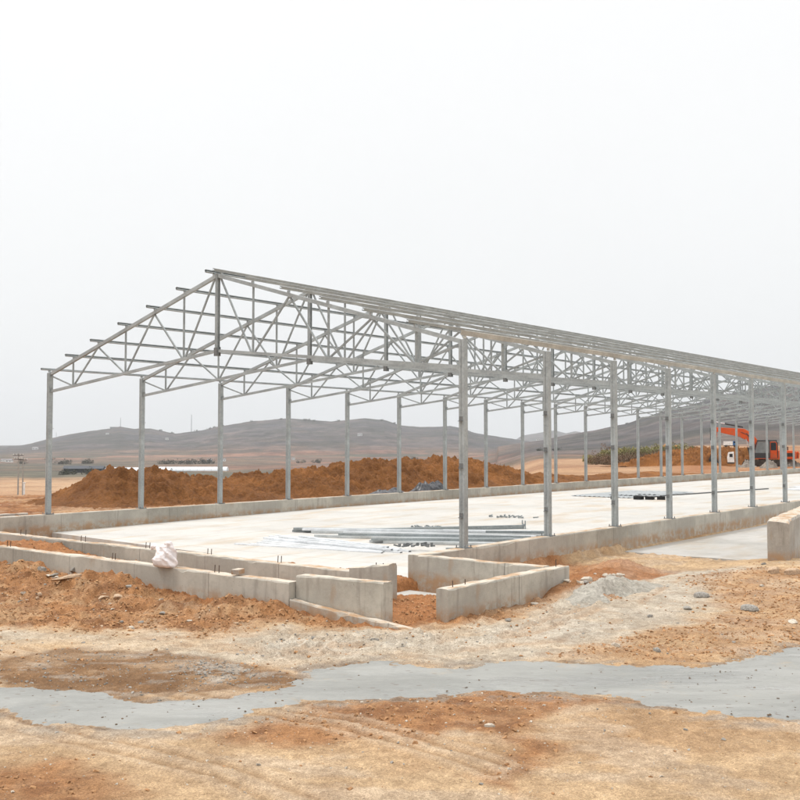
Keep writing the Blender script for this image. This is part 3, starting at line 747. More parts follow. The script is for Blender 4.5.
# ------------------------------------------------------------------ soil piles behind the far wall
def soil_pile(name, label, crest, vc, hw, zg, seed, mat=None, res=.065, rough=1., cat='soil pile', group=None):
    us = np.array([c[0] for c in crest]); zc = np.array([c[1] for c in crest])
    u0, u1 = us[0] - .8, us[-1] + .8
    U, V = np.meshgrid(np.arange(u0, u1, res), np.arange(-hw * 1.1, hw * 1.1, res))
    cz = np.interp(U, us, zc) - zg
    cz = np.where(U < us[0], cz * ss(us[0] - .8, us[0], U), cz); cz = np.where(U > us[-1], cz * (1 - ss(us[-1], us[-1] + .8, U)), cz)
    cen = (fbm(U * .35, U * 0, 3, seed) - .5) * .8 * rough
    t = np.abs(V - cen) / (hw * (.72 + .4 * fbm(U * .5, np.sign(V) * 5., 2, seed + 3)))
    prof = np.clip(1 - t, 0, 1); prof = np.where(prof > .82, .82 + (prof - .82) * .6, prof) / .928
    Z = cz * prof
    env = np.clip(prof * 3, 0, 1) * np.clip(cz, .15, 1)
    Z = Z + env * rough * ((ridged(U * .8, V * .8, 4, seed + 5) - .62) * .60 + (ridged(U * 2.6, V * 2.6, 4, seed + 6) - .6) * .33
                   + np.maximum(fbm(U * 6, V * 6, 3, seed + 7) - .5, 0) * .42)
    Z = np.where(prof <= 0.001, -.12, Z) - .05 * (1 - np.clip(prof * 6, 0, 1))
    cu = float((u0 + u1) / 2)
    me = gridmesh(name, U - cu, V, Z, mat or pile_m)
    o = link(name, me, None, W(cu, vc, zg), RZ)
    return tag(o, label, cat, group)
m1 = [(3.51,.6),(3.74,.74),(4.44,1.07),(5.29,1.52),(5.66,1.6),(6.43,1.44),(6.96,1.49),(7.5,1.42),(8.34,1.23),(8.91,1.12),(9.5,1.16),(10.1,1.0),(10.72,.80),(11.24,.62)]
m2 = [(10.72,.71),(11.19,1.01),(11.89,1.23),(13.28,1.3),(15.06,1.28),(16.32,1.39),(17.97,1.51),(19.72,1.62),(21.2,1.67),(24.81,1.72),(26.74,1.57),(28.88,1.4),(30.16,1.21),(31.79,.79),(32.84,.37)]
m3 = [(30.81,.45),(31.54,.65),(32.61,.79),(34.27,.69),(38.07,.54),(42.58,.61),(44.45,.5),(47.65,.59),(50.93,.41),(54.11,.27)]
soil_pile('soil_pile', 'peaked orange soil pile behind the two leftmost columns of the far row', m1, 19, 3.6, .36, 200)
soil_pile('soil_pile', 'longest orange soil pile, a high ridge behind the middle of the far wall', m2, 19.2, 4.0, .36, 230)
soil_pile('soil_pile', 'low ridge of orange soil trailing right from the long pile', m3, 18, 2.2, .30, 260, rough=.9)
soil_pile('soil_pile', 'small orange soil heap at the left edge beyond the far wall', [(-6.5,.3),(-5.2,.95),(-4.2,1.0),(-3.0,.7),(-2.2,.45),(-.8,.55),(.8,.5),(2.6,.42)], 23, 2.2, .25, 290)

# ------------------------------------------------------------------ camera, light, world
cam = bpy.data.objects.new('camera', bpy.data.cameras.new('camera')); C.objects.link(cam)
cam.location = (0, 0, HC); cam.rotation_euler = (pi / 2 + .0442, 0, 0)
cam.data.sensor_width = 36; cam.data.lens = 987.35 / 800 * 36; cam.data.clip_end = 30000; cam.data.clip_start = .1
bpy.context.scene.camera = cam
SUN_EL, SUN_AZ = radians(58), radians(-70)      # azimuth measured from the view direction, negative = left
sun = bpy.data.objects.new('sun', bpy.data.lights.new('sun', 'SUN')); C.objects.link(sun)
sun.data.energy = 1.5; sun.data.angle = radians(10); sun.data.color = (1, .97, .92)
sun.rotation_euler = (pi / 2 - SUN_EL, 0, -SUN_AZ + pi)
w = bpy.data.worlds.new('World'); bpy.context.scene.world = w; w.use_nodes = True
nt = w.node_tree; bg = nt.nodes['Background']; bg.inputs['Strength'].default_value = .1
sky = nt.nodes.new('ShaderNodeTexSky'); sky.sky_type = 'NISHITA'; sky.sun_disc = False
sky.sun_elevation = SUN_EL; sky.sun_rotation = SUN_AZ; sky.dust_density = 5
tc = nt.nodes.new('ShaderNodeTexCoord'); sep = nt.nodes.new('ShaderNodeSeparateXYZ'); nt.links.new(tc.outputs['Generated'], sep.inputs[0])
cr = nt.nodes.new('ShaderNodeValToRGB'); nt.links.new(sep.outputs[2], cr.inputs[0])
e = cr.color_ramp.elements
e[0].position = 0; e[0].color = (.68, .695, .70, 1); e[1].position = 1; e[1].color = (1.75, 1.75, 1.75, 1)
for p, c in ((.07, (.715, .725, .728)), (.20, (.75, .755, .753)), (.42, (.79, .79, .785)), (.6, (1.4, 1.4, 1.4))):
    k = e.new(p); k.color = (*c, 1)
cl = nt.nodes.new('ShaderNodeTexNoise'); cl.inputs['Scale'].default_value = 2.2; cl.inputs['Detail'].default_value = 4; nt.links.new(tc.outputs['Generated'], cl.inputs['Vector'])
mr = nt.nodes.new('ShaderNodeMapRange'); nt.links.new(cl.outputs['Fac'], mr.inputs['Value']); mr.inputs['To Min'].default_value = 9.7; mr.inputs['To Max'].default_value = 10.3
ml = nt.nodes.new('ShaderNodeVectorMath'); ml.operation = 'SCALE'; nt.links.new(cr.outputs[0], ml.inputs[0]); nt.links.new(mr.outputs[0], ml.inputs['Scale'])
mx = nt.nodes.new('ShaderNodeMix'); mx.data_type = 'RGBA'; mx.inputs[0].default_value = .94
nt.links.new(sky.outputs[0], mx.inputs[6]); nt.links.new(ml.outputs[0], mx.inputs[7]); nt.links.new(mx.outputs[2], bg.inputs['Color'])
vs = bpy.context.scene.view_settings
vs.view_transform = 'Standard'; vs.look = 'None'; vs.exposure = .42; vs.gamma = 1; vs.use_curve_mapping = False

# haze
hz = M().box(-7600, 7600, -7600, 7600, -60, 420)
hm = bpy.data.materials.new('thin dusty air'); hm.use_nodes = True; hn = hm.node_tree
hn.nodes.remove(hn.nodes['Principled BSDF']); pv = hn.nodes.new('ShaderNodeVolumePrincipled')
pv.inputs['Color'].default_value = (.94, .965, 1.0, 1); pv.inputs['Density'].default_value = .00011; pv.inputs['Anisotropy'].default_value = .2
hn.links.new(pv.outputs[0], hn.nodes['Material Output'].inputs['Volume'])
stuff(hz.build('haze', hm))
sheet_m = mat_simple('light grey coated sheet', (.34, .36, .365), .5, .1)
black_m = mat_simple('black plastic', (.015, .015, .015), .5)
plastic_m = mat_simple('grey black plastic film', (.045, .045, .05), .4, var=.5, scale=6)
sack_m = mat_simple('woven white sack', (.74, .69, .68), .8, var=.12, scale=9, bump=.01)
stone_tan = mat_simple('tan stone', (.42, .30, .20), .9, var=.25, scale=5)
stone_grey = mat_simple('grey stone', (.25, .232, .205), .9, var=.35, scale=5)
stone_white = mat_simple('pale stone', (.44, .39, .32), .9, var=.2, scale=5)
clod_m = mat_simple('soil clods', (.33, .18, .085), .95, var=.35, scale=4)
_t = NT('orange machine paint')
orange_m = _t.done(_t.mix(_t.ramp(_t.noise(1.8, 6, .7), .48, .72, 0, .7), _t.mix(_t.ramp(_t.noise(.8, 3), .3, .7), (.54, .075, .016), (.64, .10, .022)), (.26, .13, .07)), _t.ramp(_t.noise(3, 4), .3, .7, .4, .8))
track_m = mat_simple('muddy black steel', (.055, .045, .038), .85, var=.4)
dark_m = mat_simple('dark grey paint', (.05, .05, .052), .6)
glass_dark = mat_simple('dark glass', (.03, .035, .04), .12)
glass_cab = mat_simple('tinted cab glass', (.20, .22, .22), .15)
white_m = mat_simple('white paint', (.74, .74, .72), .6)
blue_m = mat_simple('blue truck paint', (.05, .16, .35), .5)
chrome_m = mat_simple('chrome rod', (.7, .7, .7), .25, .8)
polem = mat_simple('concrete pole', (.30, .29, .27), .9)
mast_m = mat_simple('grey mast steel', (.30, .31, .32), .7)
grey_roof = mat_simple('grey roof', (.22, .21, .21), .8)
shed_roof = mat_simple('dark shed roof', (.07, .075, .085), .8)
tunnel_m = mat_simple('white greenhouse film', (.66, .70, .72), .5)
thatch_m = mat_simple('orange thatch', (.40, .17, .06), .9)
bark_m = mat_simple('bark', (.12, .09, .07), .9)
leaf_yel = mat_simple('yellow green leaves', (.25, .225, .085), .8, var=.3, scale=.8)
leaf_yel2 = mat_simple('olive leaves', (.185, .175, .075), .8, var=.3, scale=.8)
leaf_dry = mat_simple('dry brown twigs', (.17, .115, .075), .9, var=.3, scale=.8)
leaf_dark = mat_simple('dark evergreen leaves', (.075, .075, .055), .9, var=.3, scale=.3)
rubble_near = mat_pile('spilled grey cement rubble', (.74, .70, .62), (.60, .56, .49), (.50, .37, .25))
clod_dark = mat_simple('dark soil crumbs', (.13, .085, .05), .95, var=.4, scale=5)
steel_pale = mat_steel('pale galvanised steel', (.52, .54, .54), .25, .5)

# ------------------------------------------------------------------ loose steel on the slab
def slabz(u): return float(np.interp(u, [-1.6, .2, 3, 6, 9, 12, 20, 85], [.065, .0, .03, .065, .09, .12, .105, .10])) + .006
def lay_channel(p, q, wd, ht, z0, label, mat, name='steel_purlin', group=None, plate_end=False):
    a, b = np.array(W(*p)), np.array(W(*q)); L = float(np.linalg.norm(b - a)); ang = math.atan2(b[1] - a[1], b[0] - a[0])
    za, zb = slabz(p[0]) + z0, slabz(q[0]) + z0; dz = zb - za; t = .006
    m = M()
    def pr(y0, y1, c0, c1):
        m.add([(0,y0,c0),(0,y1,c0),(0,y1,c1),(0,y0,c1),(L,y0,c0+dz),(L,y1,c0+dz),(L,y1,c1+dz),(L,y0,c1+dz)],
              [(0,1,2,3),(7,6,5,4),(0,4,5,1),(1,5,6,2),(2,6,7,3),(3,7,4,0)])
    pr(-wd/2, wd/2, ht - t, ht); pr(-wd/2, -wd/2 + t, 0, ht - t); pr(wd/2 - t, wd/2, 0, ht - t)
    o = m.build(name, mat, None, (a[0], a[1], za), ang); tag(o, label, 'steel channel', group)
    if plate_end:
        M().box(L + .001, L + .02, -.16, -.10, 0, .26).box(L + .001, L + .02, .10, .16, 0, .26).box(L + .001, L + .02, -.10, .10, .10, .16).build('end_plate', steel_mid, o)
    return o
R = random.Random(5)
for k in range(9):
    t = k / 8
    p = (2.87 - 2.0 * t + R.uniform(-.05, .05), 8.0 - .8 * t + R.uniform(-.25, .25)); q = (2.33 - .80 * t + R.uniform(-.03, .03), 3.2 + R.uniform(-.25, .3))
    lay_channel(p, q, .10, .05, .0, 'bright zinc channel in the fan laid near the left end of the slab', steel_bright, group='bright zinc channels fanned out on the slab')
for k in range(3):
    lay_channel((2.75 - k * .42, 7.3 + R.uniform(-.3, .3)), (2.15 - k * .16, 3.5 + R.uniform(-.4, .2)), .09, .045, .056, 'bright zinc channel in the fan laid near the left end of the slab', steel_bright, group='bright zinc channels fanned out on the slab')
for k in range(15):
    t = R.random(); j = lambda s: R.uniform(-s, s); z0 = .0 if k < 9 else .062
    if k % 3 == 0: p, q = (4.4 + j(.35), 8.4 + j(.5)), (7.4 + j(.5), 2.5 + j(.35))
    elif k % 3 == 1: p, q = (3.7 + j(.4), 6.6 + j(.7)), (5.6 + j(.6), 2.1 + j(.3))
    else: p, q = (3.4 + j(.3), 5.2 + j(.6)), (4.7 + j(.5), 1.9 + j(.3))
    lay_channel(p, q, R.choice((.10, .13, .16)), .06, z0, 'grey channel in the loose heap behind the bright zinc fan', R.choice((steel, steel_bright, steel_pale, steel_mid, steel_pale)), 'column_channel', 'grey channels heaped on the slab')
lay_channel((5.2, 6.9), (8.6, 4.0), .14, .10, 0, 'grey channel ending in an H shaped plate, farthest right of the heap', steel_mid, 'column_channel', plate_end=True)
lay_channel((28.4, 7.9), (37.2, 6.7), .10, .05, 0, 'single thin dark rail lying between the sheets and the third far bay', steel_dark, 'steel_rail')
lay_channel((3.0, 2.6), (3.4, 1.0), .12, .06, 0, 'short grey offcut by the corner of the near long wall', steel_mid, 'steel_offcut')
for u, v, lab in ((7.05, 6.1, 'cluster of loose steel brackets left of the first near column'), (11.6, 6.3, 'cluster of loose steel brackets right of the first near column'), (2.45, 3.2, 'dark tangle of clips lying on the zinc channels')):
    m = M()
    for i in range(13):
        x, y = R.gauss(0, .30), R.gauss(0, .12); a = R.uniform(0, pi); s = R.uniform(.04, .10)
        m.beam((x, y, .015), (x + cos(a) * s * 2, y + sin(a) * s * 2, .015 + R.uniform(0, .06)), .03, .03); m.box(x - .02, x + .03, y - .03, y + .03, 0, R.uniform(.03, .10))
    tag(m.build('steel_brackets', steel_dark if u < 3 else steel_mid, None, W(u, v, slabz(u) + (.105 if u < 3 else 0)), RZ - pi/2 + .3), lab, 'brackets')
for k, (u0, u1, v0, v1, lab) in enumerate(((24.6, 31.0, 8.4, 11.6, 'widest grey roofing sheet lying at the bottom of the stack on the slab'), (26.0, 30.6, 8.0, 10.4, 'grey roofing sheet in the middle of the flat stack'), (26.6, 30.0, 8.1, 9.3, 'narrow grey roofing sheet on top of the flat stack'))):
    m = M(); n = int((v1 - v0) / .12); z = .001 + .034 * k
    prof = [(v0 + i * .12, .028 if i % 2 else .0) for i in range(n)]
    prof = prof + [(a, b + .004) for a, b in prof[::-1]]
    m.prismx([(a - v0, b) for a, b in prof], 0, u1 - u0)
    tag(m.build('roofing_sheet', sheet_m, None, W(u0, v0, slabz(u0) + z), RZ), lab, 'sheet', 'flat sheets stacked on the slab')
for i, (u, v, lab) in enumerate(((23.95, 7.75, 'black block at the left end of the row beside the sheets'), (24.2, 7.35, 'black block with a pale top in the middle of the row beside the sheets'), (24.45, 6.95, 'black block at the right end of the row beside the sheets'), (23.4, 8.7, 'tiny lone black block left of the row of blocks'))):
    b = M().box(-.17, .17, -.17, .17, 0, .14); 
    if i == 3: b = M().box(-.08, .08, -.08, .08, 0, .13)
    o = b.build('block', black_m, None, W(u, v, slabz(u)), RZ + .2 * i, bevel=.012); tag(o, lab, 'block')
    M().box(-.10, .10, -.05, .05, .1402, .17).build('lid', steel_bright if i == 1 else black_m, o)
for i, (u, v, l, lab) in enumerate(((37.0, 4.9, 5.0, 'white sheet lying nearest, at the right edge of the slab'), (40.0, 5.6, 4.5, 'white sheet lying farthest, at the right edge of the slab'))):
    tag(M().box(0, l, 0, 1.0, 0, .03).box(.3, l + .4, .2, .9, .031, .05).build('metal_sheet', steel_bright, None, W(u, v, slabz(u)), RZ - .12 * (i + 1)), lab, 'sheet')

# crumpled dark sheeting behind the far wall
for k, (u0, u1, h, lab) in enumerate(((15.0, 16.7, .24, 'flat crumpled grey black plastic sheeting by the sixth far column'), (17.7, 19.6, .42, 'bulky crumpled black plastic sheeting heaped by the seventh far column'))):
    U, V = np.meshgrid(np.arange(0, u1 - u0, .03), np.arange(-.45, .45, .03)); L = u1 - u0
    e = np.clip(1 - np.abs(V) / .45, 0, 1) ** .6 * np.clip(np.minimum(U, L - U) / .35, 0, 1) ** .6
    Z = h * e * (.35 + .9 * ridged(U * 2.2 + k * 9, V * 2.2, 4, 300 + k)) - .03
    tag(link('plastic_sheeting', gridmesh('plastic_sheeting', U, V, Z, plastic_m, smooth=False), None, W(u0, 14.98, WT - .05), RZ), lab, 'plastic sheet')

# white woven sack on the first wall
def sack():
    loops = [(0, -.19, .20, .10), (.03, -.215, .215, .14), (.09, -.205, .21, .155), (.16, -.18, .20, .15), (.22, -.165, .19, .13), (.27, -.15, .175, .105), (.31, -.10, .165, .08), (.345, -.03, .15, .06), (.38, .03, .135, .05), (.405, .05, .115, .03)]
    zz0 = [l[0] for l in loops]; zz = np.linspace(0, zz0[-1], 34)
    loops = [(z,) + tuple(float(np.interp(z, zz0, [l[q] for l in loops])) for q in (1, 2, 3)) for z in zz]
    n = 72; V = []; F = []
    for i, (z, xl, xr, dy) in enumerate(loops):
        cx, rx = (xl + xr) / 2, (xr - xl) / 2
        for k in range(n):
            a = 2 * pi * k / n; ca, sa = cos(a), sin(a)
            x = cx + rx * math.copysign(abs(ca) ** .6, ca); y = dy * math.copysign(abs(sa) ** .75, sa)
            w_ = (float(ridged(T0([x * 3.5 + y * 6 + z * 6]), T0([z * 4 - x * 5 + y * 2]), 3, 320)[0]) - .6) * .055 * (.35 + min(1, z / .12))
            V.append((x + w_ * ca, y + w_ * sa, z + (w_ * .3 if i else 0)))
    for i in range(len(loops) - 1):
        for k in range(n): F.append((i*n + k, i*n + (k+1) % n, (i+1)*n + (k+1) % n, (i+1)*n + k))
    F += [tuple(range(n))[::-1], tuple((len(loops)-1)*n + k for k in range(n))]
    o = M().add(V, F).build('sack', sack_m, None, (-3.80, 16.06, WT + .004), -.62, smooth=True)
    tag(o, 'full white woven sack standing on the nearest low wall at left', 'sack')
    e = M(); pts = [(-.10, -.02, .25, .05), (-.17, -.03, .30, .024), (-.215, -.03, .325, .042), (-.265, -.03, .305, .04), (-.295, -.03, .255, .008)]
    for a, b in zip(pts[:-1], pts[1:]): e.tube(a[:3], b[:3], a[3], b[3], 10)
    e.build('tied_ear', sack_m, o, smooth=True)
sack()
tag(M().box(-.10, .10, -.06, .06, 0, .075).build('brick', conc_plain, None, W(-5.36, .40, WT + .016), RZ + .3, bevel=.008), 'small grey broken brick lying on top of the nearest wall', 'brick')

# ------------------------------------------------------------------ stones
def stone_mesh(seed, flat=.6):
    import bmesh
    bm = bmesh.new(); bmesh.ops.create_icosphere(bm, subdivisions=2, radius=1); r = random.Random(seed)
    cuts = [(np.array([r.gauss(0, 1) for _ in range(3)]), r.uniform(.45, .8)) for _ in range(9)]
    for v in bm.verts:
        p = np.array(v.co)
        for nrm, d in cuts:
            nn = nrm / np.linalg.norm(nrm); k = p @ nn
            if k > d: p = p - nn * (k - d)
        p *= 1 + r.uniform(-.03, .03); v.co = (p[0] * 1.1, p[1] * .8, p[2] * flat)
    me = bpy.data.meshes.new('stone'); bm.to_mesh(me); bm.free(); return me
st_m = [stone_mesh(s, f) for s, f in ((1, .6), (2, .45), (3, .7), (4, .35), (5, .55))]
def mats(mm, m): c = mm.copy(); c.materials.append(m); return c
st_tan, st_gry, st_wht = [mats(m, stone_tan) for m in st_m], [mats(m, stone_grey) for m in st_m], [mats(m, stone_white) for m in st_m]
def stone(x, y, s, kind, label, group=None, sx=1, rz=None, k=None):
    me = {'t': st_tan, 'g': st_gry, 'w': st_wht}[kind][k if k is not None else R.randrange(5)]
    o = link('stone', me, None, (x, y, gz(x, y) + s * .18), R.uniform(0, 6) if rz is None else rz); o.scale = (s * sx, s, s)
    return tag(o, label, 'stone', group)
BIG = [(-7.16,18.86,.07,'g','grey stone against the foot of the nearest wall, farthest left'),(-6.43,17.83,.10,'g','angular grey block by the wall foot, left of two others'),(-6.16,17.71,.10,'g','flat grey stone in the middle of three by the wall foot'),(-5.77,17.71,.10,'g','dark grey stone, rightmost of three by the wall foot'),
 (-5.58,16.68,.16,'t','long tan slab lying in the soil below the three grey stones'),(-4.36,16.07,.11,'g','square grey block on the soil in front of the wall'),(-4.55,15.28,.10,'t','pair of tan stones, left one, on the churned soil'),(-4.32,15.18,.11,'t','pair of tan stones, right one, on the churned soil')]
BIG += [(2.03,15.05,.09,'w','pale chunk of cement close under the free-standing wall'),(4.78,15.8,.11,'g','round grey stone on the beige bank right of centre'),(4.26,14.74,.09,'g','grey stone lowest of the three on the beige bank'),(5.12,14.62,.12,'g','dark grey stone, rightmost of the three on the beige bank'),
 (5.36,13.58,.10,'w','white chip near the right edge of the photo'),(7.05,18.75,.16,'t','tan lump of soil at the foot of the thick right wall, left one'),(7.35,18.6,.15,'t','tan lump of soil at the foot of the thick right wall, right one'),(3.56,9.24,.045,'g','dark stone lying on the grey cement near the right edge'),(.77,8.61,.04,'w','small white stone on the dark soil below the cement, centre right')]
for x, y, s, k, lab in BIG: stone(x, y, s, k, lab, sx=2.0 if 'long' in lab else 1.15, rz=.9 if 'long' in lab else None, k=3 if 'flat' in lab or 'long' in lab else None)
# broken cement lumps along the bank by the free-standing wall
for i in range(26):
    t = R.random(); x = 2.75 + 1.5 * t + R.gauss(0, .16); y = 15.6 + 3.6 * t + R.gauss(0, .2)
    stone(x, y, R.uniform(.05, .11) * (1.1 if t < .4 else .7), 'w' if R.random() < .7 else 'g', 'lump of broken grey cement on the bank beside the free-standing wall', 'broken cement lumps on the bank')
soil_pile('rubble_pile', 'lumpy pale heap of spilled cement against the far end of the free-standing wall', [(-2.2,.16),(-1.6,.32),(-.9,.36),(-.2,.26),(.5,.10)], -3.5, .50, -.02, 810, rubble_near, .025, 1.1, 'rubble')
n = 0
while n < 120:
    x, y = R.uniform(-9, 9), R.uniform(11.5, 21); u, v = UV(x, y)
    if not (u < -5.75 or (v < -3.3 and u < 5.9)): continue
    fr, damp, grav, dust, core, strip = [float(a[0]) for a in masks(T0([x]), T0([y]))]
    if strip > -.1 or R.random() > .15 + .85 * fr: continue
    n += 1; stone(x, y, R.choice((.025, .03, .035, .045, .06)), R.choice('ttgw') if fr > .3 else R.choice('tgg'), 'small loose stone scattered over the soil', 'small loose stones')
# fine grit, crumbs and gravel: nobody could count it
def grit(name, num, mat, where, s0, s1, seed):
    r = np.random.default_rng(seed); m = M(); k = 0; V = []; F = []
    xs, ys = where(r, num * 8); mk = masks(xs, ys); u, v = UV(xs, ys)
    dens = {'clods': .04 + mk[0] * .96, 'gravel': mk[2] * .95 + mk[1] * .15 + mk[4] * .12 + .006, 'chips': .25 + .5 * mk[3] + .3 * mk[0], 'crumbs': .1 + .9 * (fbm(xs * 1.4, ys * 1.4, 3, 77) > .5)}[name.split('_')[0]]
    ok = (r.random(len(xs)) < dens * ((.2 + .8 * ss(9.9, 11, ys)) if name == 'clods' else 1)) & ((u < -5.6) | ((v < -3.2) & (u < 6.1)) | (u < -5.0) & (v < -3.2)) & ((mk[5] < -.02) if name != 'crumbs' else (mk[5] > .03))
    if name.startswith('clod'): ok = ok | ((r.random(len(xs)) < .5) & (u > -5) & (u < -2.8) & (v > -2.7) & (v < -1.6)) | ((r.random(len(xs)) < .3) & (u > -5.2) & (u < -4.0) & (v > 1))
    xs, ys = xs[ok][:num], ys[ok][:num]
    zt, _, _ = terrain(xs, ys); zt = zt + ground_detail(xs, ys) + (.014 if name == 'crumbs' else 0)
    base = T0([(1,0,-.3),(-.5,.87,-.3),(-.5,-.87,-.3),(.6,.5,.35),(-.7,.1,.4),(.1,-.6,.45)]); fc = [(0,2,1),(3,4,5),(0,1,3),(1,4,3),(1,2,4),(2,5,4),(2,0,5),(0,3,5)]
    for x, y, z in zip(xs, ys, zt):
        s = s0 + (s1 - s0) * r.random() ** 2.5; a = r.random() * 6.3; ca, sa = cos(a), sin(a)
        p = base * (s, s * (.6 + .4 * r.random()), s * .8) + r.normal(0, s * .12, (6, 3)); b = len(V)
        V.extend([(x + q[0]*ca - q[1]*sa, y + q[0]*sa + q[1]*ca, z + q[2] + s * .15) for q in p]); F.extend([(b+i, b+j, b+l) for i, j, l in fc])
    m.v, m.f = V, F
    me = bpy.data.meshes.new(name); me.from_pydata(V, [], F); me.materials.append(mat); stuff(link(name, me))
fan = lambda r, n: (lambda d, a: (d * np.tan(a), d))(7 + 14 * r.random(n) ** .9, (r.random(n) - .5) * .95)
grit('clods', 15000, clod_m, fan, .008, .034, 1)
grit('crumbs', 650, clod_dark, lambda r, n: (lambda d, a: (d * np.tan(a), d))(8.5 + 4.5 * r.random(n), (r.random(n) - .5) * .95), .003, .019, 4)
grit('gravel', 9000, stone_grey, fan, .008, .026, 2)
grit('chips', 1800, stone_white, fan, .005, .020, 3)

# ------------------------------------------------------------------ excavator
def at(px, row, D): return ((px - 400) / 987.35 * D, D, HC - D * (row - 443.6) / 987.35)
class MX(M):
    def build(s, *a, **k):
        s.v = [(p[0], -p[1], p[2]) for p in s.v]; return super().build(*a, **k)
def excavator():
    M = MX
    D = 95.; x, y, _ = at(765, 467, D); zg = .12
    rz = pi - math.atan2(x, y)                      # local +X points to the photo's left
    ex = thing('excavator', 'orange tracked excavator with a dark glazed cab and raised boom beyond the far wall', 'excavator', (x, y, zg), rz)
    # undercarriage
    for s in (-1, 1):
        y0, y1 = (s * 1.15 - .25, s * 1.15 + .25); m = M(); pts = []
        for k in range(14): a = pi / 2 + pi * k / 13; pts.append((-1.5 + .40 * cos(a), .42 + .40 * sin(a)))
        for k in range(14): a = -pi / 2 + pi * k / 13; pts.append((1.7 + .40 * cos(a), .42 + .40 * sin(a)))
        m.prism(pts, y0, y1)
        for k in range(16):
            xx = -1.5 + 3.2 * k / 15; m.box(xx - .03, xx + .03, y0 - .01, y1 + .01, .825, .86); m.box(xx - .03, xx + .03, y0 - .01, y1 + .01, -.02, .015)
        tr = m.build('track', track_m, ex)
        w_ = M()
        for xx in (-1.5, -.9, -.3, .3, .9, 1.7): w_.tube((xx, y0 - .04, .40), (xx, y1 + .04, .40), .30 if abs(xx) > 1.4 else .15, n=16)
        w_.build('roller', track_m, tr)
    M().box(-.9, 1.1, -.9, .9, .30, .80).tube((.1, 0, .8), (.1, 0, .92), .55, n=24).build('undercarriage', track_m, ex)
    M().prism([(-2.75,.95),(-2.80,1.55),(-2.55,1.72),(-1.6,1.74),(-1.15,1.74),(-1.1,1.0),(.9,1.0),(.9,.92),(-2.4,.92)], -1.2, 1.2).build('engine_housing', orange_m, ex, bevel=.04)
    M().prism([(-2.95,.98),(-3.0,1.5),(-2.83,1.68),(-2.83,.96)], -1.15, 1.15).build('counterweight', orange_m, ex, bevel=.03)
    M().tube((-2.0, .7, 1.7), (-2.0, .7, 2.1), .06, n=10).build('exhaust_pipe', track_m, ex)
    M().box(-2.5, -1.5, -1.212, -1.203, 1.15, 1.5).build('vent_grille', track_m, ex)
    # cab on the side towards the photographer... left of the boom
    cab = M()
    prof = [(.95,1.0),(1.02,1.7),(.72,2.62),(-.95,2.66),(-1.08,2.45),(-1.1,1.0)]
    for (a, b) in zip(prof, prof[1:] + prof[:1]):
        for yy in (-1.15, -.30): cab.beam((a[0], yy, a[1]), (b[0], yy, b[1]), .07, .07)
    cab.prism([(-.33,1.0),(-.33,2.6),(-.42,2.6),(-.42,1.0)], -1.19, -1.11)
    c = cab.build('cab', dark_m, ex)
    M().prism([(-.36,1.03),(-.36,2.58),(-.9,2.60),(-1.05,2.42),(-1.06,1.03)], -1.14, -.31).build('door_panel', orange_m, c, bevel=.02)
    M().prism([(-.48,1.75),(-.48,2.48),(-.88,2.50),(-.96,2.38),(-.96,1.75)], -1.150, -1.142).build('window', glass_dark, c)
    M().prism([(.88,1.05),(.95,1.7),(.68,2.56),(-.32,2.58),(-.32,1.05)], -1.13, -.32).build('window', glass_cab, c)
    M().prism([(.80,2.66),(.80,2.72),(-1.0,2.74),(-1.06,2.66)], -1.19, -.26).build('roof', dark_m, c, bevel=.02)
    for pts in ([(.9,-.28,1.3),(.95,-.2,2.3),(1.5,-.1,3.2),(2.2,-.12,3.5)], [(1.0,-.25,1.2),(1.1,-.15,2.4),(1.7,-.12,3.4)]):
        h_ = M()
        for p, q in zip(pts[:-1], pts[1:]): h_.tube(p, q, .03, n=6)
        h_.build('hose', dark_m, ex)
    M().prism([(.98,1.02),(1.0,1.5),(-.30,1.5),(-.30,1.02)], -1.165, -1.152).build('lower_panel', dark_m, c)
    # boom, stick, bucket
    def slab_(pts, hw, name, mat, par=ex, bev=.03): return M().prism(pts, .1 - hw, .1 + hw).build(name, mat, par, bevel=bev)
    boom = slab_([(1.22,1.0),(.98,1.0),(.72,2.1),(.72,2.75),(1.2,3.4),(1.9,3.82),(4.45,3.98),(4.5,3.55),(2.4,3.05),(1.6,2.66),(1.28,2.1)], .19, 'boom', orange_m)
    def cyl(p, q, r, t=.55):
        p, q = np.array(p), np.array(q); mid = p + (q - p) * t
        b = M().tube(p, mid, r, n=12).build('cylinder', dark_m, ex); M().tube(mid, q, r * .55, n=10).build('piston_rod', chrome_m, b)
    cyl((1.35, -.16, .98), (1.75, -.16, 2.85), .075); cyl((1.35, .36, .98), (1.75, .36, 2.85), .075)
    cyl((2.0, .1, 3.98), (4.72, .1, 4.55), .075, .62)
    slab_([(4.42,3.3),(4.52,4.55),(4.82,4.78),(4.95,4.3),(4.98,3.4),(4.86,1.35),(4.66,1.30)], .15, 'stick', orange_m)
    cyl((5.02, .1, 3.9), (5.0, .1, 1.9), .06, .6)
    bk = M(); pts = [(4.72,1.42),(5.02,1.25),(5.22,.85),(5.10,.40),(4.72,.10),(4.25,.05),(4.05,.18)]
    inn = [(4.72,1.30),(4.93,1.17),(5.10,.84),(5.0,.47),(4.68,.21),(4.28,.16),(4.12,.24)]
    for a, b, c_, d in zip(pts[:-1], pts[1:], inn[1:], inn[:-1]): bk.prism([a, b, c_, d], -.35, .55)
    for yy in (-.36, .53): bk.prism(pts, yy, yy + .03)
    b = bk.build('bucket', track_m, ex)
    t = M()
    for k in range(5): t.beam((4.1, -.3 + k * .2, .16), (3.88, -.3 + k * .2, .22), .07, .04)
    t.build('tooth', track_m, b)
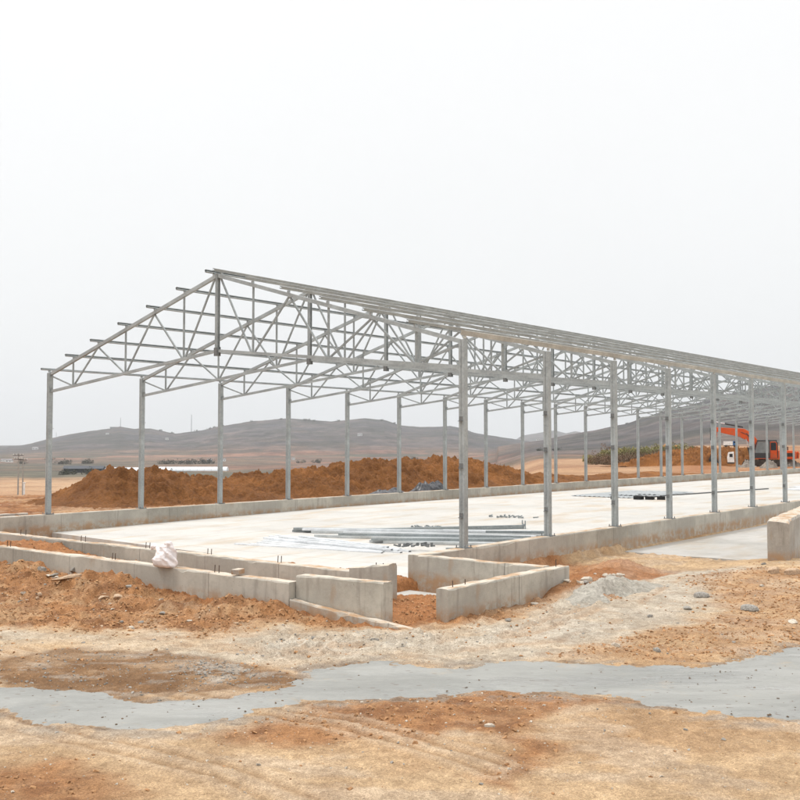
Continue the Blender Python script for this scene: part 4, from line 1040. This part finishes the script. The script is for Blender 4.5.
    M().tube((.1, 1.0, 1.8), (.0, 1.0, 2.35), .02, n=6).box(-.06, .10, .90, 1.0, 2.3, 2.55).build('mirror', dark_m, ex)
excavator()
for px, rt, D, l, h, lab in ((746, 459.5, 92, 1.1, .6, 'grey rubble heap at the front of the excavator track'), (769, 462.5, 90, 1.5, .55, 'grey rubble heap hiding the middle of the excavator tracks'), (795, 461, 94, 3.0, .55, 'pale rubble heap behind the excavator at the right edge')):
    x, y, _ = at(px, 460, D); cu, cv = UV(x, y); top = at(px, rt, D)[2]
    soil_pile('rubble_pile', lab, [(cu - l / 2, top * .75), (cu - .2, top), (cu + .5, top * .8), (cu + l / 2, top * .6)], cv, 1.0, .05, int(px), rubble_m, .05, 2.2, 'rubble')
x, y, _ = at(735, 452, 104); cu, cv = UV(x, y)
soil_pile('soil_pile', 'brown soil bank rising behind the excavator bucket', [(cu - 9, .9), (cu - 4, 1.6), (cu, 1.75), (cu + 5, 1.6), (cu + 10, 1.0)], cv, 5.0, .1, 77, None, .12, 2.4)
x, y, _ = at(700, 452, 112); cu, cv = UV(x, y)
soil_pile('soil_pile', 'broad orange soil bank between the hedge and the excavator', [(cu - 12, .9), (cu - 6, 1.5), (cu, 1.7), (cu + 8, 1.6), (cu + 14, .9)], cv, 6.0, .1, 78, None, .12, 2.2)
def cabinet():
    x, y, z = at(730, 463.5, 93); o = thing('machine_cabinet', 'small white machine cabinet with a dark window beside the excavator bucket', 'cabinet', (x, y, z), -.35)
    M().prism([(-.25,.12),(-.30,.55),(-.20,1.05),(.30,1.12),(.34,.12)], -.3, .3).build('body', white_m, o, bevel=.03)
    M().box(-.08, .20, -.312, -.303, .62, .92).build('window', glass_dark, o); M().box(-.28, .34, -.28, .28, 0, .12).build('skid_frame', dark_m, o)
cabinet()
def truck():
    x, y, z = at(730, 450.2, 170); zt = float(terrain(T0([x]), T0([y]))[0][0]); o = thing('truck', 'small white truck with a blue cab parked beyond the excavator boom', 'truck', (x, y, zt), -.35); o.scale = (.72, .72, .72)
    M().box(-1.55, .55, -.8, .8, .55, 1.5).build('cargo_box', white_m, o, bevel=.03)
    cb = M().prism([(.62,.45),(.62,1.55),(1.25,1.55),(1.5,1.05),(1.55,.45)], -.75, .75).build('cab', blue_m, o, bevel=.04)
    M().prism([(.8,1.05),(.8,1.45),(1.2,1.45),(1.38,1.05)], -.765, -.755).build('window', glass_dark, cb)
    for xx in (-1.0, 1.05):
        for yy in (-.7, .7): M().tube((xx, yy - .1, .32), (xx, yy + .1, .32), .32, n=16).build('wheel', track_m, o)
    M().box(-1.5, 1.5, -.4, .4, .38, .50).build('chassis', dark_m, o)
truck()

# ------------------------------------------------------------------ poles, masts, far buildings, plants
def pole(px, rt, D, lab, h=8.3, arms=((.35, .9), (1.0, .7)), r=.11):
    x, y, zt = at(px, rt, D); o = thing('utility_pole', lab, 'utility pole', (x, y, zt - h), 0, None)
    M().tube((0, 0, 0), (0, 0, h), r * 1.3, r * .8, 12).build('pole', polem, o)
    for dz, hw in arms:
        a = M().box(-hw, hw, -.06, -.0, h - dz - .06, h - dz + .06).build('crossarm', dark_m, o, (0, -r, 0))
        i = M()
        for xx in (-hw * .9, -hw * .35, hw * .35, hw * .9): i.tube((xx, -.03, h - dz + .06), (xx, -.03, h - dz + .26), .045, n=8)
        i.build('insulator', white_m, a)
pole(19.2, 453.2, 170, 'taller thin utility pole with two crossarms at the left edge')
pole(23.8, 457.0, 172, 'shorter utility pole with crossarms just right of the taller one', arms=((.5, .8),), h=7.6)
x, y, zt = at(25.2, 483, 60); zb_ = float(terrain(T0([x]), T0([y]))[0][0])
tag(M().tube((0, 0, -.2), (0, 0, zt - zb_), .055, n=10).box(-.07, .07, -.07, .07, zt - zb_ + .0005, zt - zb_ + .05).build('marker_post', white_m, None, (x, y, zb_)), 'short white marker post standing before the utility poles', 'post')
def ground_at(x, y): return float(terrain(T0([x]), T0([y]))[0][0])
def mast(px, rt, rb, D, lab):
    x, y, zt = at(px, rt, D); zb = at(px, rb + 1.2, D)[2]; h = zt - zb; m = M(); s = h * .022
    for a, b in ((-s, -s), (s, -s), (s, s), (-s, s)): m.beam((a, b, 0), (a * .3, b * .3, h), .35, .35)
    for k in range(10):
        f = 1 - .7 * k / 10; g = 1 - .7 * (k + 1) / 10; m.beam((-s * f, -s * f, h * k / 10), (s * g, -s * g, h * (k + 1) / 10), .25, .25)
    tag(m.build('antenna_mast', mast_m, None, (x, y, zb)), lab, 'mast')
mast(120.5, 417.5, 426.5, 2690, 'antenna mast on the summit above the second far column')
mast(191.5, 414.5, 431.5, 2690, 'tallest antenna mast on the saddle left of the third far column')
mast(56.5, 432.5, 437.5, 2690, 'faint antenna mast on the left slope beside the first column')
def house(px, row, D, w, h, lab, roof, wallm=None, rz=0.):
    w *= .5; h *= .6
    x, y, _ = at(px, row, D); z = ground_at(x, y); o = thing('house', lab, 'building', (x, y, z - .6), rz)
    M().box(-w/2, w/2, -w*.35, w*.35, 0, h + .6).build('wall', wallm or white_m, o)
    M().prismx([(-w*.42, h + .6), (w*.42, h + .6), (0, h + .6 + w * .22)], -w*.55, w*.55).build('roof', roof, o)
    for k in (-1, 1): M().box(k * w * .25 - w*.07, k * w * .25 + w*.07, -w*.35 - .06, -w*.35 - .01, .6 + h * .35, .6 + h * .8).build('window', dark_m, o)
house(10, 461.5, 1050, 13, 3.5, 'white far house farthest left in the fields', grey_roof)
house(4, 462, 1080, 9, 3.5, 'pale far house touching the left edge in the fields', grey_roof)
house(167, 448.5, 2150, 14, 5, 'small white building on the slope below the tallest mast', grey_roof)
house(107.5, 441, 2350, 13, 4.5, 'lone white building high on the left hill slope', grey_roof)
house(360, 451.0, 2000, 18, 6, 'white house on the slope above the long soil pile', grey_roof)
house(224, 462, 1100, 9, 3.5, 'white house right of the third far column', grey_roof)
house(293.5, 460, 1200, 8, 3.2, 'small white house just right of the fourth far column', grey_roof)
house(538, 452.5, 1300, 9, 4, 'white house right of the second near column', grey_roof)
house(210, 462.5, 1080, 10, 3, 'grey roofed house left of the third far column', grey_roof, mast_m)
house(36, 440.2 + 12, 1900, 22, 4, 'long pale building at the foot of the left slope', grey_roof)
x, y, z = at(115, 427, 2685)
o = thing('hilltop_station', 'flat pale station building on the left summit beside its mast', 'building', (x, y, z - 5), 0)
M().box(-12, 12, -5, 5, 0, 5).build('wall', mast_m, o); M().box(-12.5, 12.5, -6, 6, 5.003, 5.8).build('roof', white_m, o)
def tunnel(px0, px1, row, D, r, lab, mat):
    x0, y0, _ = at(px0, row, D); x1, y1, _ = at(px1, row, D); z = min(ground_at(x0, y0), ground_at(x1, y1)); L = x1 - x0
    o = thing('greenhouse_tunnel', lab, 'greenhouse', (x0, y0, z), 0)
    m = M(); n = 12; m.prismx([(r * 1.3 * cos(pi * k / n), r * .9 * sin(pi * k / n)) for k in range(n + 1)], 0, L); m.build('cover', mat, o, smooth=False)
    rb = M()
    for k in range(int(L / 4)):
        for j in range(n): rb.beam(*[(k * 4 + 2, (r * 1.3 + .05) * cos(pi * (j + e) / n), (r * .9 + .05) * sin(pi * (j + e) / n)) for e in (0, 1)], .07, .07)
    rb.build('hoop', mast_m, o)
tunnel(93, 172, 472.5, 520, 2.6, 'long white plastic greenhouse tunnel left of the second far column', tunnel_m)
tunnel(160, 228, 471.6, 560, 2.6, 'long white plastic greenhouse tunnel reaching the third far column', tunnel_m)
x, y, _ = at(76, 473, 500); z = ground_at(x, y); o = thing('shed', 'long low shed with a dark roof at the left end of the tunnels', 'shed', (x, y, z), .05)
M().box(-5, 14, -3, 3, -.5, 2.0).build('wall', dark_m, o); M().prismx([(-3.6, 2.0), (3.6, 2.0), (0, 3.4)], -5.6, 14.6).build('roof', shed_roof, o)
x, y, _ = at(671, 448, 175); z = ground_at(x, y); o = thing('hut', 'hut with a twin peaked orange thatched roof behind the hedge', 'hut', (x, y, z), .1)
M().box(-1.9, 2.0, -1.2, 1.2, -.3, .9).build('wall', dark_m, o)
for xx, s, hh in ((-.95, 1.0, 2.0), (.75, 1.35, 1.7)):
    M().add([(xx - s, -1.6, .85), (xx + s, -1.6, .85), (xx + s, 1.6, .85), (xx - s, 1.6, .85), (xx, 0, hh)], [(0,1,4), (1,2,4), (2,3,4), (3,0,4), (3,2,1,0)]).build('roof', thatch_m, o)

def plant(name, lab, cat, x, y, z, w, h, leafm, n, ls, group=None, trunk=.35, seed=0, sparse=.0, dz=0.):
    r = np.random.default_rng(seed); o = thing(name, lab, cat, (x, y, z), 0, group)
    t = M()
    for k in range(5):
        a = k * 1.3 + r.random(); e = (cos(a) * w * .3, sin(a) * w * .3, h * (.55 + .3 * r.random()))
        t.tube((0, 0, -.2), (e[0] * .3, e[1] * .3, h * trunk), .035 * h / 2, .025 * h / 2, 6); t.tube((e[0] * .3, e[1] * .3, h * trunk), e, .022 * h / 2, .006 * h / 2, 5)
    t.build('trunk' if 'tree' in name else 'stem', bark_m, o)
    nc = 11; cen = np.stack([r.normal(0, w * .24, nc), r.normal(0, w * .24, nc), h * (.28 + .55 * r.random(nc))], 1); rad = w * (.12 + .16 * r.random(nc))
    ci = r.integers(0, nc, n); d = r.normal(0, 1, (n, 3)); d /= np.linalg.norm(d, axis=1)[:, None]
    P = cen[ci] + d * (rad[ci] * r.random(n) ** .45)[:, None]; P[:, 2] = np.clip(P[:, 2], .03, None)
    A = r.normal(0, 1, (n, 3)); A /= np.linalg.norm(A, axis=1)[:, None]; B = np.cross(A, r.normal(0, 1, (n, 3))); B /= np.linalg.norm(B, axis=1)[:, None]
    s = (ls * (.6 + .8 * r.random(n)))[:, None]
    V = np.stack([P - A * s, P + B * s * .45, P + A * s, P - B * s * .45], 1).reshape(-1, 3)
    me = bpy.data.meshes.new('crown'); me.from_pydata(V.tolist(), [], [(4*k, 4*k+1, 4*k+2, 4*k+3) for k in range(n)]); me.materials.append(leafm)
    link('crown' if 'tree' in name else 'foliage', me, o)
    return o
for k, (px, top) in enumerate(((606, 449.5), (614, 448), (622, 446.5), (630, 447), (638, 446), (646, 444.5), (655, 444.5), (664, 445.0), (673, 446.0), (682, 447.5), (598, 453))):
    D = 148 + (k % 3) * 2.5; x, y, _ = at(px, 455, D); z = ground_at(x, y); h = at(px, top, D)[2] - z
    plant('willow_bush', 'yellow green bushy willow in the row behind the tan field', 'bush', x, y, z - .5, 4.2, max(1.2, h) * 1.12, leaf_yel if k % 3 else leaf_yel2, 3400, .12, 'willow row beyond the far wall', .2, 400 + k)
for k, px in enumerate((598, 607, 617, 628, 640, 652, 664)):
    D = 138 + (k % 2) * 3; x, y, _ = at(px, 460, D); z = ground_at(x, y)
    plant('dry_shrub', 'low brown dry shrub in front of the willow row', 'shrub', x, y, z - .2, 4.4, 1.5, leaf_dry, 1500, .09, 'dry shrubs before the willow row', .2, 440 + k)
x, y, _ = at(608, 446, 165); z = ground_at(x, y)
plant('bare_tree', 'bare brown tree rising behind the left end of the willow row', 'tree', x, y, z, 2.6, at(608, 440.5, 165)[2] - z, leaf_dry, 260, .14, None, .3, 470)
x, y, _ = at(500, 455, 90); z = ground_at(x, y)
plant('bare_shrub', 'thin bare shrub sprouting behind the right end of the long soil pile', 'shrub', x, y, z, 1.8, at(499, 457.5, 90)[2] - z, leaf_dry, 90, .05, None, .2, 471)
for k, (px, row, D, w_) in enumerate(((62, 457.5, 900, 8), (68, 457.5, 910, 9), (85, 457, 930, 8), (90, 457, 940, 9), (165, 463, 900, 8), (172, 462, 910, 10), (182, 462.5, 900, 8), (190, 461, 915, 11), (197, 460, 930, 11), (204, 460, 940, 9), (212, 461, 950, 8), (66, 475, 430, 5), (71, 475, 436, 6), (92, 475, 440, 6), (24, 463, 900, 7), (50, 458, 1200, 9), (300, 463, 1000, 8), (318, 462, 1000, 9), (415, 458, 1200, 9), (540, 457, 700, 5), (556, 458, 650, 5))):
    x, y, _ = at(px, row, D); z = ground_at(x, y)
    plant('dark_tree', 'small dark far tree standing in a clump out in the fields', 'tree', x, y, z - .8, w_ * 1.3, w_ * .48, leaf_dark, 420, w_ * .055, 'dark far trees in the fields', .3, 500 + k)
for k in range(26):
    px = 160 + 245 * R.random(); 
    if k > 14: px = 625 + 170 * R.random()
    D = 2640 if px < 500 else 1280; x, y = (px - 400) / 987.35 * D, D; z = ground_at(x, y)
    plant('ridge_tree', 'tiny dark tree on the hill skyline', 'tree', x, y, z - 1, D * .004, D * .0022, leaf_dark, 90, D * .0004, 'tiny trees on the skyline', .3, 600 + k)
